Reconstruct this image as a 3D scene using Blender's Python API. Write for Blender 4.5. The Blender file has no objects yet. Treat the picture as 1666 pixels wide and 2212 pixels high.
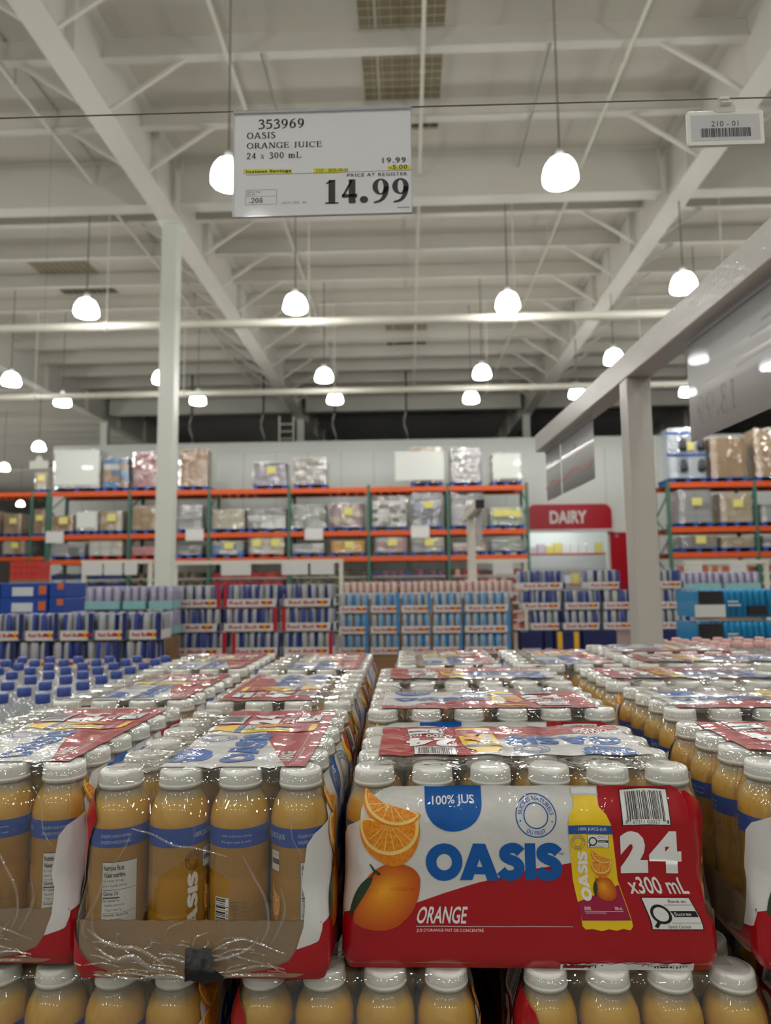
import bpy, bmesh, math, random
from mathutils import Vector, Matrix, noise
random.seed(11)
PI = math.pi
SC = bpy.context.scene
COL = SC.collection
R_ = math.radians

# ------------------------------------------------------------------ camera
FPX, CZ = 1500.0, 1.55
cam_d = bpy.data.cameras.new('camera')
cam = bpy.data.objects.new('camera', cam_d)
COL.objects.link(cam)
ROT = Matrix.Rotation(R_(1.8), 3, 'Z') @ Matrix.Rotation(R_(95.75), 3, 'X') @ Matrix.Rotation(R_(-0.63), 3, 'Z')
cam.matrix_world = Matrix.Translation((0, 0, CZ)) @ ROT.to_4x4()
cam_d.sensor_fit = 'VERTICAL'
cam_d.sensor_height = 36.0
cam_d.lens = 36.0 * FPX / 2212.0
cam_d.clip_start = 0.02
cam_d.clip_end = 300
cam_d.dof.use_dof = True
cam_d.dof.focus_distance = 0.76
cam_d.dof.aperture_fstop = 6.0
SC.camera = cam

# ------------------------------------------------------------------ world, exposure
w = bpy.data.worlds.new('world')
SC.world = w
w.use_nodes = True
w.node_tree.nodes['Background'].inputs[0].default_value = (0.72, 0.72, 0.68, 1)
w.node_tree.nodes['Background'].inputs[1].default_value = 0.0
SC.view_settings.view_transform = 'Standard'
SC.view_settings.look = 'None'
SC.view_settings.gamma = 1.0
SC.view_settings.use_curve_mapping = False
SC.view_settings.exposure = -0.1
LAMP_POWER = 62.0
cy = SC.cycles
cy.max_bounces = 8
cy.diffuse_bounces = 3
cy.glossy_bounces = 3
cy.transmission_bounces = 4
cy.transparent_max_bounces = 22
cy.use_adaptive_sampling = True
cy.adaptive_threshold = 0.03
cy.caustics_reflective = False
cy.caustics_refractive = False
cy.sample_clamp_indirect = 4.0
cy.use_denoising = True
cy.use_light_tree = True


def at(px, py, Y):
    """point of the plane y = Y seen at a pixel of the 1666 x 2212 photograph"""
    d = ROT @ Vector(((px - 833) / FPX, (1106 - py) / FPX, -1))
    return Vector((0, 0, CZ)) + d * (Y / d.y)


# ------------------------------------------------------------------ materials
def srgb(r, g, b):
    def c(v):
        v /= 255.0
        return v / 12.92 if v <= 0.04045 else ((v + 0.055) / 1.055) ** 2.4
    return (c(r), c(g), c(b), 1.0)


MATS = {}


def pm(name, col, rough=0.5, metal=0.0, coat=0.0, spec=0.5, var=0.06, nscale=20.0, bump=0.0, emit=None, estr=0.0, trans=0.0, bscale=None):
    """principled material with a little procedural unevenness"""
    if name in MATS:
        return MATS[name]
    m = bpy.data.materials.new(name)
    m.use_nodes = True
    nt = m.node_tree
    b = nt.nodes['Principled BSDF']
    b.inputs['Roughness'].default_value = rough
    b.inputs['Metallic'].default_value = metal
    b.inputs['Coat Weight'].default_value = coat
    b.inputs['Coat Roughness'].default_value = 0.02
    b.inputs['Specular IOR Level'].default_value = spec
    b.inputs['Base Color'].default_value = col
    if var > 0 or bump > 0:
        tc = nt.nodes.new('ShaderNodeTexCoord')
        nz = nt.nodes.new('ShaderNodeTexNoise')
        nz.inputs['Scale'].default_value = nscale
        nz.inputs['Detail'].default_value = 4.0
        nt.links.new(tc.outputs['Object'], nz.inputs['Vector'])
        mx = nt.nodes.new('ShaderNodeMix')
        mx.data_type = 'RGBA'
        mx.inputs[6].default_value = tuple(c * (1 - var) for c in col[:3]) + (1,)
        mx.inputs[7].default_value = tuple(min(1, c * (1 + var)) for c in col[:3]) + (1,)
        nt.links.new(nz.outputs['Fac'], mx.inputs[0])
        nt.links.new(mx.outputs[2], b.inputs['Base Color'])
        if bump > 0:
            bp = nt.nodes.new('ShaderNodeBump')
            bp.inputs['Strength'].default_value = bump
            bp.inputs['Distance'].default_value = 0.002
            if bscale:
                n2 = nt.nodes.new('ShaderNodeTexNoise')
                n2.inputs['Scale'].default_value = bscale
                nt.links.new(tc.outputs['Object'], n2.inputs['Vector'])
                nt.links.new(n2.outputs['Fac'], bp.inputs['Height'])
            else:
                nt.links.new(nz.outputs['Fac'], bp.inputs['Height'])
            nt.links.new(bp.outputs['Normal'], b.inputs['Normal'])
            if coat:
                nt.links.new(bp.outputs['Normal'], b.inputs['Coat Normal'])
    if emit is not None:
        b.inputs['Emission Color'].default_value = emit
        b.inputs['Emission Strength'].default_value = estr
    if trans > 0:
        out = nt.nodes['Material Output']
        ms = nt.nodes.new('ShaderNodeMixShader')
        tr = nt.nodes.new('ShaderNodeBsdfTransparent')
        ms.inputs[0].default_value = 1 - trans
        nt.links.new(tr.outputs[0], ms.inputs[1])
        nt.links.new(b.outputs[0], ms.inputs[2])
        nt.links.new(ms.outputs[0], out.inputs['Surface'])
    MATS[name] = m
    return m


def film(name, haze=0.06, tint=(0.97, 0.97, 0.96, 1), rough=0.06, bump=0.35, bscale=55.0, stretch=(1, 1, 1), spec=0.04, gain=1.0, bdist=.004, transl=0.0):
    """thin clear plastic: see-through, a little milky, glossy with fine wrinkles"""
    if name in MATS:
        return MATS[name]
    m = bpy.data.materials.new(name)
    m.use_nodes = True
    nt = m.node_tree
    for n in list(nt.nodes):
        if n.type != 'OUTPUT_MATERIAL':
            nt.nodes.remove(n)
    out = next(n for n in nt.nodes if n.type == 'OUTPUT_MATERIAL')
    N, L = nt.nodes.new, nt.links.new
    tc = N('ShaderNodeTexCoord')
    mp = N('ShaderNodeMapping')
    mp.inputs['Scale'].default_value = stretch
    L(tc.outputs['Object'], mp.inputs['Vector'])
    hs = []
    for k, st in enumerate(((1.0, .16, .5), (.16, 1.0, .35), (.6, .6, .6))):   # creases along, across, and crumple
        m_ = N('ShaderNodeMapping')
        m_.inputs['Scale'].default_value = st
        m_.inputs['Location'].default_value = (k * 3.1, k * 1.7, k)
        m_.inputs['Rotation'].default_value = (0, 0, .25 * k)
        L(mp.outputs[0], m_.inputs['Vector'])
        n1 = N('ShaderNodeTexNoise')
        n1.inputs['Scale'].default_value = bscale
        n1.inputs['Detail'].default_value = 1.0
        n1.inputs['Distortion'].default_value = .6
        L(m_.outputs[0], n1.inputs['Vector'])
        hs.append(n1)
    s1 = N('ShaderNodeMath')
    L(hs[0].outputs['Fac'], s1.inputs[0])
    L(hs[1].outputs['Fac'], s1.inputs[1])
    s2 = N('ShaderNodeMath')
    L(s1.outputs[0], s2.inputs[0])
    L(hs[2].outputs['Fac'], s2.inputs[1])
    bp = N('ShaderNodeBump')
    bp.inputs['Strength'].default_value = bump
    bp.inputs['Distance'].default_value = bdist
    L(s2.outputs[0], bp.inputs['Height'])
    tr = N('ShaderNodeBsdfTransparent')
    tr.inputs[0].default_value = tint
    df = N('ShaderNodeBsdfDiffuse')
    df.inputs[0].default_value = (0.85, 0.85, 0.83, 1)
    gl = N('ShaderNodeBsdfGlossy')
    gl.inputs['Roughness'].default_value = rough
    gl.inputs['Color'].default_value = (gain, gain, gain, 1)
    L(bp.outputs[0], gl.inputs['Normal'])
    m1 = N('ShaderNodeMixShader')
    m1.inputs[0].default_value = haze
    L(tr.outputs[0], m1.inputs[1])
    if transl > 0:
        tl = N('ShaderNodeBsdfTranslucent')
        tl.inputs[0].default_value = (0.9, 0.9, 0.92, 1)
        m0 = N('ShaderNodeMixShader')
        m0.inputs[0].default_value = transl
        L(df.outputs[0], m0.inputs[1])
        L(tl.outputs[0], m0.inputs[2])
        L(m0.outputs[0], m1.inputs[2])
    else:
        L(df.outputs[0], m1.inputs[2])
    lw = N('ShaderNodeLayerWeight')
    lw.inputs['Blend'].default_value = .5
    L(bp.outputs[0], lw.inputs['Normal'])
    pw = N('ShaderNodeMath')
    pw.operation = 'POWER'
    pw.inputs[1].default_value = 4.0
    L(lw.outputs['Facing'], pw.inputs[0])
    ad = N('ShaderNodeMath')
    ad.operation = 'MULTIPLY_ADD'
    ad.use_clamp = True
    ad.inputs[1].default_value = 0.7
    ad.inputs[2].default_value = spec
    L(pw.outputs[0], ad.inputs[0])
    m2 = N('ShaderNodeMixShader')
    L(ad.outputs[0], m2.inputs[0])
    L(m1.outputs[0], m2.inputs[1])
    L(gl.outputs[0], m2.inputs[2])
    L(m2.outputs[0], out.inputs['Surface'])
    MATS[name] = m
    return m


# ------------------------------------------------------------------ mesh helpers
class MB:
    def __init__(self):
        self.v, self.f, self.m, self.s = [], [], [], []

    def add(self, vs, fs, mi=0, smooth=False):
        o = len(self.v)
        self.v += [tuple(p) for p in vs]
        for f in fs:
            self.f.append(tuple(i + o for i in f))
            self.m.append(mi)
            self.s.append(smooth)
        return self

    def box(self, x0, x1, y0, y1, z0, z1, mi=0):
        vs = [(x, y, z) for z in (z0, z1) for y in (y0, y1) for x in (x0, x1)]
        return self.add(vs, [(0, 2, 3, 1), (4, 5, 7, 6), (0, 1, 5, 4), (2, 6, 7, 3), (0, 4, 6, 2), (1, 3, 7, 5)], mi)

    def bar(self, p, q, wd, ht, mi=0, up=Vector((0, 0, 1))):
        p, q = Vector(p), Vector(q)
        d = (q - p).normalized()
        sx = d.cross(up)
        if sx.length < 1e-4:
            sx = Vector((1, 0, 0))
        sx.normalize()
        uz = sx.cross(d)
        vs = []
        for c in (p, q):
            for a, b in ((-1, -1), (1, -1), (1, 1), (-1, 1)):
                vs.append(c + sx * (a * wd / 2) + uz * (b * ht / 2))
        return self.add(vs, [(3, 2, 1, 0), (4, 5, 6, 7), (0, 1, 5, 4), (1, 2, 6, 5), (2, 3, 7, 6), (3, 0, 4, 7)], mi)

    def tube(self, pts, r, n=8, mi=0, caps=True):
        pts = [Vector(p) for p in pts]
        rings = []
        for i, p in enumerate(pts):
            d = (pts[min(i + 1, len(pts) - 1)] - pts[max(i - 1, 0)]).normalized()
            a = d.cross(Vector((0, 0, 1)))
            if a.length < 1e-3:
                a = Vector((1, 0, 0))
            a.normalize()
            b = d.cross(a)
            rr = r[i] if isinstance(r, (list, tuple)) else r
            rings.append([p + (a * math.cos(t) + b * math.sin(t)) * rr for t in [2 * PI * k / n for k in range(n)]])
        vs = [p for ring in rings for p in ring]
        fs = []
        for i in range(len(pts) - 1):
            for k in range(n):
                fs.append((i * n + k, i * n + (k + 1) % n, (i + 1) * n + (k + 1) % n, (i + 1) * n + k))
        if caps:
            fs.append(tuple(range(n)))
            fs.append(tuple((len(pts) - 1) * n + k for k in reversed(range(n))))
        return self.add(vs, fs, mi, True)

    def lathe(self, prof, n=24, c=(0, 0, 0), mi=0, cap0=False, cap1=False, smooth=True, rmod=None):
        vs, fs = [], []
        for i, (r, z) in enumerate(prof):
            for k in range(n):
                t = 2 * PI * k / n
                rr = r * (rmod(i, k) if rmod else 1)
                vs.append((c[0] + rr * math.cos(t), c[1] + rr * math.sin(t), c[2] + z))
        for i in range(len(prof) - 1):
            for k in range(n):
                fs.append((i * n + k, i * n + (k + 1) % n, (i + 1) * n + (k + 1) % n, (i + 1) * n + k))
        if cap0:
            fs.append(tuple(reversed(range(n))))
        if cap1:
            fs.append(tuple((len(prof) - 1) * n + k for k in range(n)))
        return self.add(vs, fs, mi, smooth)

    def mesh(self, name, mats):
        me = bpy.data.meshes.new(name)
        me.from_pydata(self.v, [], self.f)
        for m in (mats if isinstance(mats, (list, tuple)) else [mats]):
            me.materials.append(m)
        me.polygons.foreach_set('material_index', self.m)
        me.polygons.foreach_set('use_smooth', self.s)
        me.update()
        return me

    def build(self, name, mats, parent=None, loc=None):
        return obj(name, self.mesh(name, mats), parent, loc)


def obj(name, me, parent=None, loc=None, rotz=0.0):
    o = bpy.data.objects.new(name, me)
    COL.objects.link(o)
    if parent is not None:
        o.parent = parent
    if loc is not None:
        o.location = loc
    if rotz:
        o.rotation_euler = (0, 0, rotz)
    return o


def empty(name, loc=(0, 0, 0), rotz=0.0):
    return obj(name, None, None, loc, rotz)


def tag(o, label=None, cat=None, group=None, kind=None):
    if label:
        o['label'] = label
    if cat:
        o['category'] = cat
    if group:
        o['group'] = group
    if kind:
        o['kind'] = kind
    return o


def bevelled(o, wd, seg=2):
    md = o.modifiers.new('bevel', 'BEVEL')
    md.width = wd
    md.segments = seg
    md.limit_method = 'ANGLE'
    return o


# ------------------------------------------------------------------ flat print
_TXT = {}


def text2d(body, h=1.0, bold=0.0, sx=1.0, align='l', res=3, space=1.0):
    """outline letters (cap height h) from Blender's built-in font, as 2-D triangles"""
    key = (body, round(bold, 4), res, space)
    if key not in _TXT:
        cu = bpy.data.curves.new('t', 'FONT')
        cu.body = body
        cu.size = 1.0
        cu.resolution_u = res
        cu.offset = bold
        cu.space_character = space
        ob = bpy.data.objects.new('t', cu)
        COL.objects.link(ob)
        dg = bpy.context.evaluated_depsgraph_get()
        dg.update()
        me = ob.evaluated_get(dg).to_mesh()
        vs = [(v.co.x / 0.73, v.co.y / 0.73) for v in me.vertices]
        fs = [tuple(p.vertices) for p in me.polygons]
        ob.evaluated_get(dg).to_mesh_clear()
        bpy.data.objects.remove(ob)
        bpy.data.curves.remove(cu)
        _TXT[key] = (vs, fs)
    vs, fs = _TXT[key]
    if not vs:
        return [], []
    x0 = min(v[0] for v in vs)
    x1 = max(v[0] for v in vs)
    ax = {'l': x0, 'c': (x0 + x1) / 2, 'r': x1}[align]
    return [((x - ax) * h * sx, y * h) for x, y in vs], fs


def fit_text(body, x0, x1, y0, y1, bold=0.0, res=3, space=1.0):
    """text stretched to fill a rectangle"""
    vs, fs = text2d(body, 1, bold, 1, 'l', res, space)
    a0, a1 = min(v[0] for v in vs), max(v[0] for v in vs)
    b0, b1 = min(v[1] for v in vs), max(v[1] for v in vs)
    return [(x0 + (x - a0) / (a1 - a0) * (x1 - x0), y0 + (y - b0) / (b1 - b0) * (y1 - y0)) for x, y in vs], fs


def s_poly(pts):
    return list(pts), [tuple(range(len(pts)))]


def s_rect(x0, x1, y0, y1):
    return s_poly([(x0, y0), (x1, y0), (x1, y1), (x0, y1)])


def s_rrect(x0, x1, y0, y1, r, n=6):
    pts = []
    for cx, cyy, a in ((x1 - r, y0 + r, -90), (x1 - r, y1 - r, 0), (x0 + r, y1 - r, 90), (x0 + r, y0 + r, 180)):
        for k in range(n + 1):
            t = R_(a + 90 * k / n)
            pts.append((cx + r * math.cos(t), cyy + r * math.sin(t)))
    return s_poly(pts)


def s_disc(cx, cyy, rx, ry=None, n=32, a0=0, a1=360):
    ry = rx if ry is None else ry
    full = abs(a1 - a0) >= 360
    k = n if full else n + 1
    return s_poly([(cx + rx * math.cos(R_(a0 + (a1 - a0) * i / n)), cyy + ry * math.sin(R_(a0 + (a1 - a0) * i / n))) for i in range(k)])


def s_ring(cx, cyy, rx, ry, wx, wy=None, n=36, a0=0, a1=360):
    wy = wx if wy is None else wy
    vs, fs = [], []
    for i in range(n + 1):
        t = R_(a0 + (a1 - a0) * i / n)
        vs += [(cx + rx * math.cos(t), cyy + ry * math.sin(t)), (cx + (rx - wx) * math.cos(t), cyy + (ry - wy) * math.sin(t))]
    for i in range(n):
        fs.append((2 * i, 2 * i + 2, 2 * i + 3, 2 * i + 1))
    return vs, fs


def s_stroke(pts, wd):
    """ribbon along a path; wd a number or one width per point"""
    n = len(pts)
    vs, fs = [], []
    for i, p in enumerate(pts):
        a, b = pts[max(i - 1, 0)], pts[min(i + 1, n - 1)]
        dx, dy = b[0] - a[0], b[1] - a[1]
        l = math.hypot(dx, dy) or 1
        nx, ny = -dy / l, dx / l
        ww = (wd[i] if isinstance(wd, (list, tuple)) else wd) / 2
        vs += [(p[0] + nx * ww, p[1] + ny * ww), (p[0] - nx * ww, p[1] - ny * ww)]
    for i in range(n - 1):
        fs.append((2 * i, 2 * i + 1, 2 * i + 3, 2 * i + 2))
    return vs, fs


def s_join(*shapes):
    vs, fs = [], []
    for a, b in shapes:
        o = len(vs)
        vs += a
        fs += [tuple(i + o for i in f) for f in b]
    return vs, fs


def s_move(sh, dx=0, dy=0, k=1.0, ky=None, rot=0.0):
    ky = k if ky is None else ky
    c, s = math.cos(rot), math.sin(rot)
    return [(dx + c * x * k - s * y * ky, dy + s * x * k + c * y * ky) for x, y in sh[0]], sh[1]


def s_arc_text(body, cx, cyy, r, h, amid, bold=0.0, inward=False, sx=1.0):
    """letters on a circle; amid in degrees is the middle of the word"""
    vs, fs = text2d(body, h, bold, sx, 'c')
    o = []
    for x, y in vs:
        if inward:
            t = R_(amid) + x / r
            rr = r - y
        else:
            t = R_(amid) - x / r
            rr = r + y
        o.append((cx + rr * math.cos(t), cyy + rr * math.sin(t)))
    return o, fs


def s_barcode(x0, x1, y0, y1, n=34, seed=3):
    rnd = random.Random(seed)
    ws = [rnd.choice((1, 1, 2, 3)) for _ in range(2 * n - 1)]
    t = sum(ws)
    x, out = x0, []
    for i, q in enumerate(ws):
        wd = (x1 - x0) * q / t
        if i % 2 == 0:
            out.append(s_rect(x, x + wd, y0, y1))
        x += wd
    return s_join(*out)


class Art:
    """print in layers: each shape has a colour (material index) and a layer"""

    def __init__(self):
        self.items = []

    def add(self, sh, mi, layer):
        if sh[0]:
            self.items.append((sh, mi, layer))
        return self

    def mesh(self, name, mats, mapper, us=(), vs=(), clip=None):
        bm = bmesh.new()
        for (pv, pf), mi, layer in self.items:
            bv = [bm.verts.new((x, y, layer)) for x, y in pv]
            for f in pf:
                try:
                    bf = bm.faces.new([bv[i] for i in f])
                    bf.material_index = mi
                except ValueError:
                    pass
        big = [f for f in bm.faces if len(f.verts) > 4]
        if big:
            bmesh.ops.triangulate(bm, faces=big)
        for f in bm.faces:
            f.normal_update()
        bmesh.ops.reverse_faces(bm, faces=[f for f in bm.faces if f.normal.z < 0])
        if clip:
            for co, no in clip:
                bmesh.ops.bisect_plane(bm, geom=bm.verts[:] + bm.edges[:] + bm.faces[:], plane_co=co, plane_no=no, clear_outer=True)
        for u in us:
            bmesh.ops.bisect_plane(bm, geom=bm.verts[:] + bm.edges[:] + bm.faces[:], plane_co=(u, 0, 0), plane_no=(1, 0, 0))
        for u in vs:
            bmesh.ops.bisect_plane(bm, geom=bm.verts[:] + bm.edges[:] + bm.faces[:], plane_co=(0, u, 0), plane_no=(0, 1, 0))
        for v in bm.verts:
            v.co = mapper(v.co.x, v.co.y, v.co.z)
        me = bpy.data.meshes.new(name)
        bm.to_mesh(me)
        bm.free()
        for m in mats:
            me.materials.append(m)
        for p in me.polygons:
            p.use_smooth = True
        return me


# ------------------------------------------------------------------ serif figures and capitals (drawn here)
def serif_glyph(ch, w_, h_):
    S, ln, arcs = [], 0.0, None
    se = h_ * 0.9

    def stem(x, y0, y1, ww=None):
        ww = w_ if ww is None else ww
        S.append(s_rect(x - ww / 2, x + ww / 2, y0, y1))

    def sf(x, y, l, top=False):
        S.append(s_rect(x - l / 2, x + l / 2, y - (se if top else 0), y + (0 if top else se)))

    def diag(x0, y0, x1, y1, ww):
        dx = ww / max(0.3, abs(y1 - y0) / math.hypot(x1 - x0, y1 - y0)) / 2
        S.append(s_poly([(x0 - dx, y0), (x0 + dx, y0), (x1 + dx, y1), (x1 - dx, y1)]))

    def ring(cx, c, rx, ry, a0=0, a1=360, ww=None):
        S.append(s_ring(cx, c, rx, ry, w_ if ww is None else ww, h_, 40, a0, a1))

    L = w_ + 0.20
    if ch in '0O':
        rx = 0.26 if ch == '0' else 0.37
        ring(rx, 0.5, rx, 0.52)
        adv = 2 * rx
    elif ch == '1':
        stem(0.2, 0, 1)
        sf(0.2, 0, w_ + 0.24)
        S.append(s_stroke([(0.0, 0.86), (0.12, 0.91), (0.2 + w_ / 2, 1.0)], [h_, h_ * 1.3, h_ * .6]))
        adv = 0.2 + w_ / 2 + .14
    elif ch == '2':
        S.append(s_stroke([(0.03, .72), (.08, .87), (.2, .97), (.33, .95), (.41, .83), (.42, .7), (.37, .54), (.25, .34), (.05, .06)],
                          [h_, h_ * 1.4, h_ * 1.6, w_ * .8, w_, w_, w_ * .8, w_ * .55, h_ * 1.5]))
        S.append(s_rect(0.0, 0.5, 0, max(h_, w_ * .75)))
        adv = 0.5
    elif ch in '35':
        if ch == '3':
            S.append(s_stroke([(0.05, .8), (.12, .93), (.24, .98), (.36, .93), (.4, .79), (.35, .64), (.2, .53)], [h_, h_ * 1.3, h_ * 1.5, w_ * .8, w_, w_ * .8, h_]))
            low = [(.17, .53), (.33, .5), (.44, .4), (.46, .25), (.38, .1), (.2, .01), (.02, .05)]
        else:
            S.append(s_poly([(.1, .985), (.46, 1.0), (.42, .87), (.13, .87)]))
            S.append(s_stroke([(.12, .98), (.06, .56)], h_ * 1.4))
            low = [(.05, .56), (.25, .6), (.4, .5), (.45, .32), (.38, .13), (.2, .02), (.02, .05)]
        S.append(s_stroke(low, [h_, w_ * .6, w_ * .9, w_, w_ * .85, h_ * 1.5, h_ * 2]))
        adv = 0.49
    elif ch == '4':
        x = .36
        stem(x, 0, 1)
        S.append(s_rect(0.0, .54, .24, .24 + max(h_ * 1.3, w_ * .62)))
        S.append(s_stroke([(.03, .27), (x, .99)], max(h_ * 1.2, w_ * .35)))
        adv = 0.54
    elif ch in '69':
        rx = .25 + .38 * (w_ - .13)
        wr = w_ * (1 if w_ < .18 else .80)
        a = 2 * rx + .01 - wr / 2
        pts = smooth_line([(a, .66), (a - .015, .44), (a - .09, .22), (a - .22, .07), (.05, .0)], 5)
        ws = [wr * (1 - .72 * (i / (len(pts) - 1)) ** 1.6) for i in range(len(pts))]
        g = s_join(s_ring(.01 + rx, .665, rx, .335, wr, h_, 48), s_stroke(pts, ws))
        if ch == '6':
            g = ([(2 * rx + .02 - x, 1 - y) for x, y in g[0]], g[1])
        S.append(g)
        adv = 2 * rx + .02
    elif ch == '8':
        ring(.25, .76, .2, .25, ww=w_ * .85)
        ring(.25, .26, .24, .28)
        adv = 0.5
    elif ch == '7':
        S.append(s_rect(0, .48, .88, 1))
        S.append(s_stroke([(.45, .95), (.15, 0)], w_ * .8))
        adv = .48
    elif ch == '.':
        S.append(s_disc(.06 + w_ / 3, .02 + w_ * .5, w_ * .62, n=20))
        adv = .1 + w_
    elif ch == '-':
        S.append(s_rect(0.02, .3, .28, .28 + h_ * 2))
        adv = .32
    elif ch == '+':
        S += [s_rect(0, .5, .3, .3 + h_ * 1.6), s_rect(.25 - h_ * .8, .25 + h_ * .8, .06, .58)]
        adv = .5
    elif ch == '/':
        S.append(s_stroke([(0, 0), (.28, 1)], h_ * 1.6))
        adv = .28
    elif ch == 'A':
        diag(.06, 0, .35, 1, h_ * 1.4)
        diag(.64, 0, .37, 1, w_)
        S.append(s_rect(.17, .55, .3, .3 + h_))
        sf(.06, 0, .24)
        sf(.64, 0, .28)
        adv = .74
    elif ch == 'C' or ch == 'G':
        ring(.37, .5, .37, .52, 48, 318)
        S.append(s_rect(.6, .6 + h_ * 1.3, .7, .98))
        if ch == 'G':
            stem(.62, .06, .4)
            sf(.62, .42, .26, True)
        adv = .72
    elif ch in 'EFL':
        stem(.14, 0, 1)
        sf(.12, 1, .26, True)
        if ch != 'L':
            S += [s_rect(.1, .56, 1 - se, 1), s_rect(.56 - h_, .56, .8, 1), s_rect(.14, .42, .5, .5 + se), s_rect(.42, .42 + h_, .4, .64)]
        if ch != 'F':
            S += [s_rect(.02, .6, 0, se), s_poly([(.6, 0), (.64, .24), (.58, .24), (.5, 0)])]
        else:
            sf(.14, 0, .3)
        adv = .62
    elif ch == 'I':
        stem(.15, 0, 1)
        sf(.15, 0, .3)
        sf(.15, 1, .3, True)
        adv = .3
    elif ch == 'J':
        stem(.22, .18, 1)
        sf(.22, 1, .3, True)
        S.append(s_stroke([(.22, .2), (.17, .03), (.03, .0)], [w_, w_ * .6, w_ * .7]))
        adv = .37
    elif ch == 'M':
        stem(.12, 0, 1, h_ * 1.2)
        stem(.76, 0, 1)
        diag(.15, 1, .43, 0, w_)
        diag(.72, 1, .43, 0, h_)
        sf(.12, 0, .24)
        sf(.76, 0, .3)
        sf(.1, 1, .2, True)
        sf(.78, 1, .24, True)
        adv = .9
    elif ch == 'N':
        stem(.12, 0, 1, h_ * 1.2)
        stem(.64, 0, 1, h_ * 1.2)
        diag(.14, 1, .62, 0, w_)
        sf(.12, 0, .24)
        sf(.1, 1, .22, True)
        sf(.64, 1, .24, True)
        adv = .74
    elif ch in 'PR':
        stem(.14, 0, 1)
        sf(.14, 0, .3)
        S.append(s_rect(.02, .3, 1 - se, 1))
        S.append(s_rect(.14, .3, .46, .46 + se))
        ring(.3, .73, .25, .27, -90, 90)
        if ch == 'R':
            diag(.62, 0, .34, .47, w_)
            sf(.62, 0, .24)
        adv = .6 if ch == 'P' else .68
    elif ch == 'S':
        S.append(s_stroke([(.44, .78), (.37, .94), (.24, 1.0), (.1, .93), (.07, .78), (.15, .62), (.3, .5), (.42, .38), (.45, .22), (.38, .07), (.23, 0), (.1, .05), (.03, .22)],
                          [h_, h_ * 1.2, h_ * 1.5, w_ * .7, w_ * .9, w_, w_ * 1.1, w_, w_ * .9, w_ * .7, h_ * 1.5, h_ * 1.2, h_]))
        adv = .5
    elif ch == 'U':
        stem(.14, .3, 1)
        stem(.6, .3, 1, h_ * 1.2)
        S.append(s_ring(.37, .33, .23 + w_ / 2, .34, w_, h_, 24, 180, 360))
        sf(.14, 1, .3, True)
        sf(.6, 1, .24, True)
        adv = .74
    elif ch in 'Xx':
        k = 1 if ch == 'X' else .66
        n0 = len(S)
        diag(.06, 1, .6, 0, w_)
        diag(.08, 0, .58, 1, h_)
        for x in (.08, .6):
            sf(x, 0, .24)
            sf(x, 1, .24, True)
        S[:] = S[:n0] + [s_move(q, 0, 0, k * .9, k) for q in S[n0:]]
        adv = .68 * k
    elif ch == 'm':
        for x in (.1, .4, .7):
            stem(x, 0, .58)
            sf(x, 0, .24)
        sf(.07, .66, .18, True)
        stem(.1, .5, .66)
        for c in (.25, .55):
            S.append(s_ring(c, .48, .15 + w_ / 2, .18, w_ * .8, h_ * 1.3, 16, 0, 180))
        adv = .82
    else:
        return ([], []), .32
    return s_join(*S), adv


def serif_text(body, h=1.0, w_=0.13, h_=0.045, align='l', sx=1.0, gap=0.1):
    x, out = 0.0, []
    for ch in body:
        sh, adv = serif_glyph(ch, w_, h_)
        if sh[0]:
            out.append(s_move(sh, x * h * sx, 0, h * sx, h))
        x += adv + gap
    x -= gap
    g = s_join(*out)
    dx = {'l': 0, 'c': -x / 2, 'r': -x}[align] * h * sx
    return [(a + dx, b) for a, b in g[0]], g[1]


def fit_serif(body, x0, x1, y0, y1, w_=0.13, h_=0.045, gap=0.1):
    vs, fs = serif_text(body, 1, w_, h_, 'l', 1, gap)
    a0, a1 = min(v[0] for v in vs), max(v[0] for v in vs)
    return [(x0 + (x - a0) / (a1 - a0) * (x1 - x0), y0 + y * (y1 - y0)) for x, y in vs], fs

# ================================================================== SETTING
ZC = CZ + 8.0                       # underside of the roof liner
m_liner = pm('roof_liner', srgb(212, 208, 196), 0.75, var=0.03, nscale=0.6)
m_steel = pm('painted_steel', srgb(222, 219, 209), 0.5, var=0.02, nscale=2)
m_steel_dk = pm('unpainted_deck', srgb(170, 169, 166), 0.6, var=0.1, nscale=1)
m_wallw = pm('cooler_panel', srgb(236, 241, 236), 0.4, var=0.02, nscale=1)
m_wallg = pm('store_wall', srgb(196, 194, 186), 0.7, var=0.04, nscale=1)
m_conc = pm('concrete', srgb(128, 125, 119), 0.35, var=0.12, nscale=3)
m_tan = pm('skylight_mesh_tan', srgb(150, 138, 112), 0.8, var=0.15, nscale=8)
m_wire = pm('wire_white', srgb(205, 200, 185), 0.5, var=0)
m_dark = pm('dark_gap', srgb(40, 38, 34), 0.8, var=0.1)

X0, X1, Y0, Y1 = -34.0, 26.0, -16.0, 64.0
YD = 28.4                           # the liner ends here over the cooler


def structure(name, mb, mats, parent=None):
    o = mb.build(name, mats, parent)
    if parent is None:
        o['kind'] = 'structure'
    return o


structure('floor', MB().box(X0, X1, Y0, Y1, -0.2, 0), m_conc)
structure('wall_back', MB().box(X0, X1, Y0 - 0.2, Y0, 0, ZC), m_wallg)
structure('wall_left', MB().box(X0 - 0.2, X0, Y0, Y1, 0, ZC), m_wallg)
structure('wall_right', MB().box(X1, X1 + 0.2, Y0, Y1, 0, ZC), m_wallg)
structure('wall_far', MB().box(X0, X1, Y1, Y1 + 0.2, 0, ZC), m_wallg)

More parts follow.
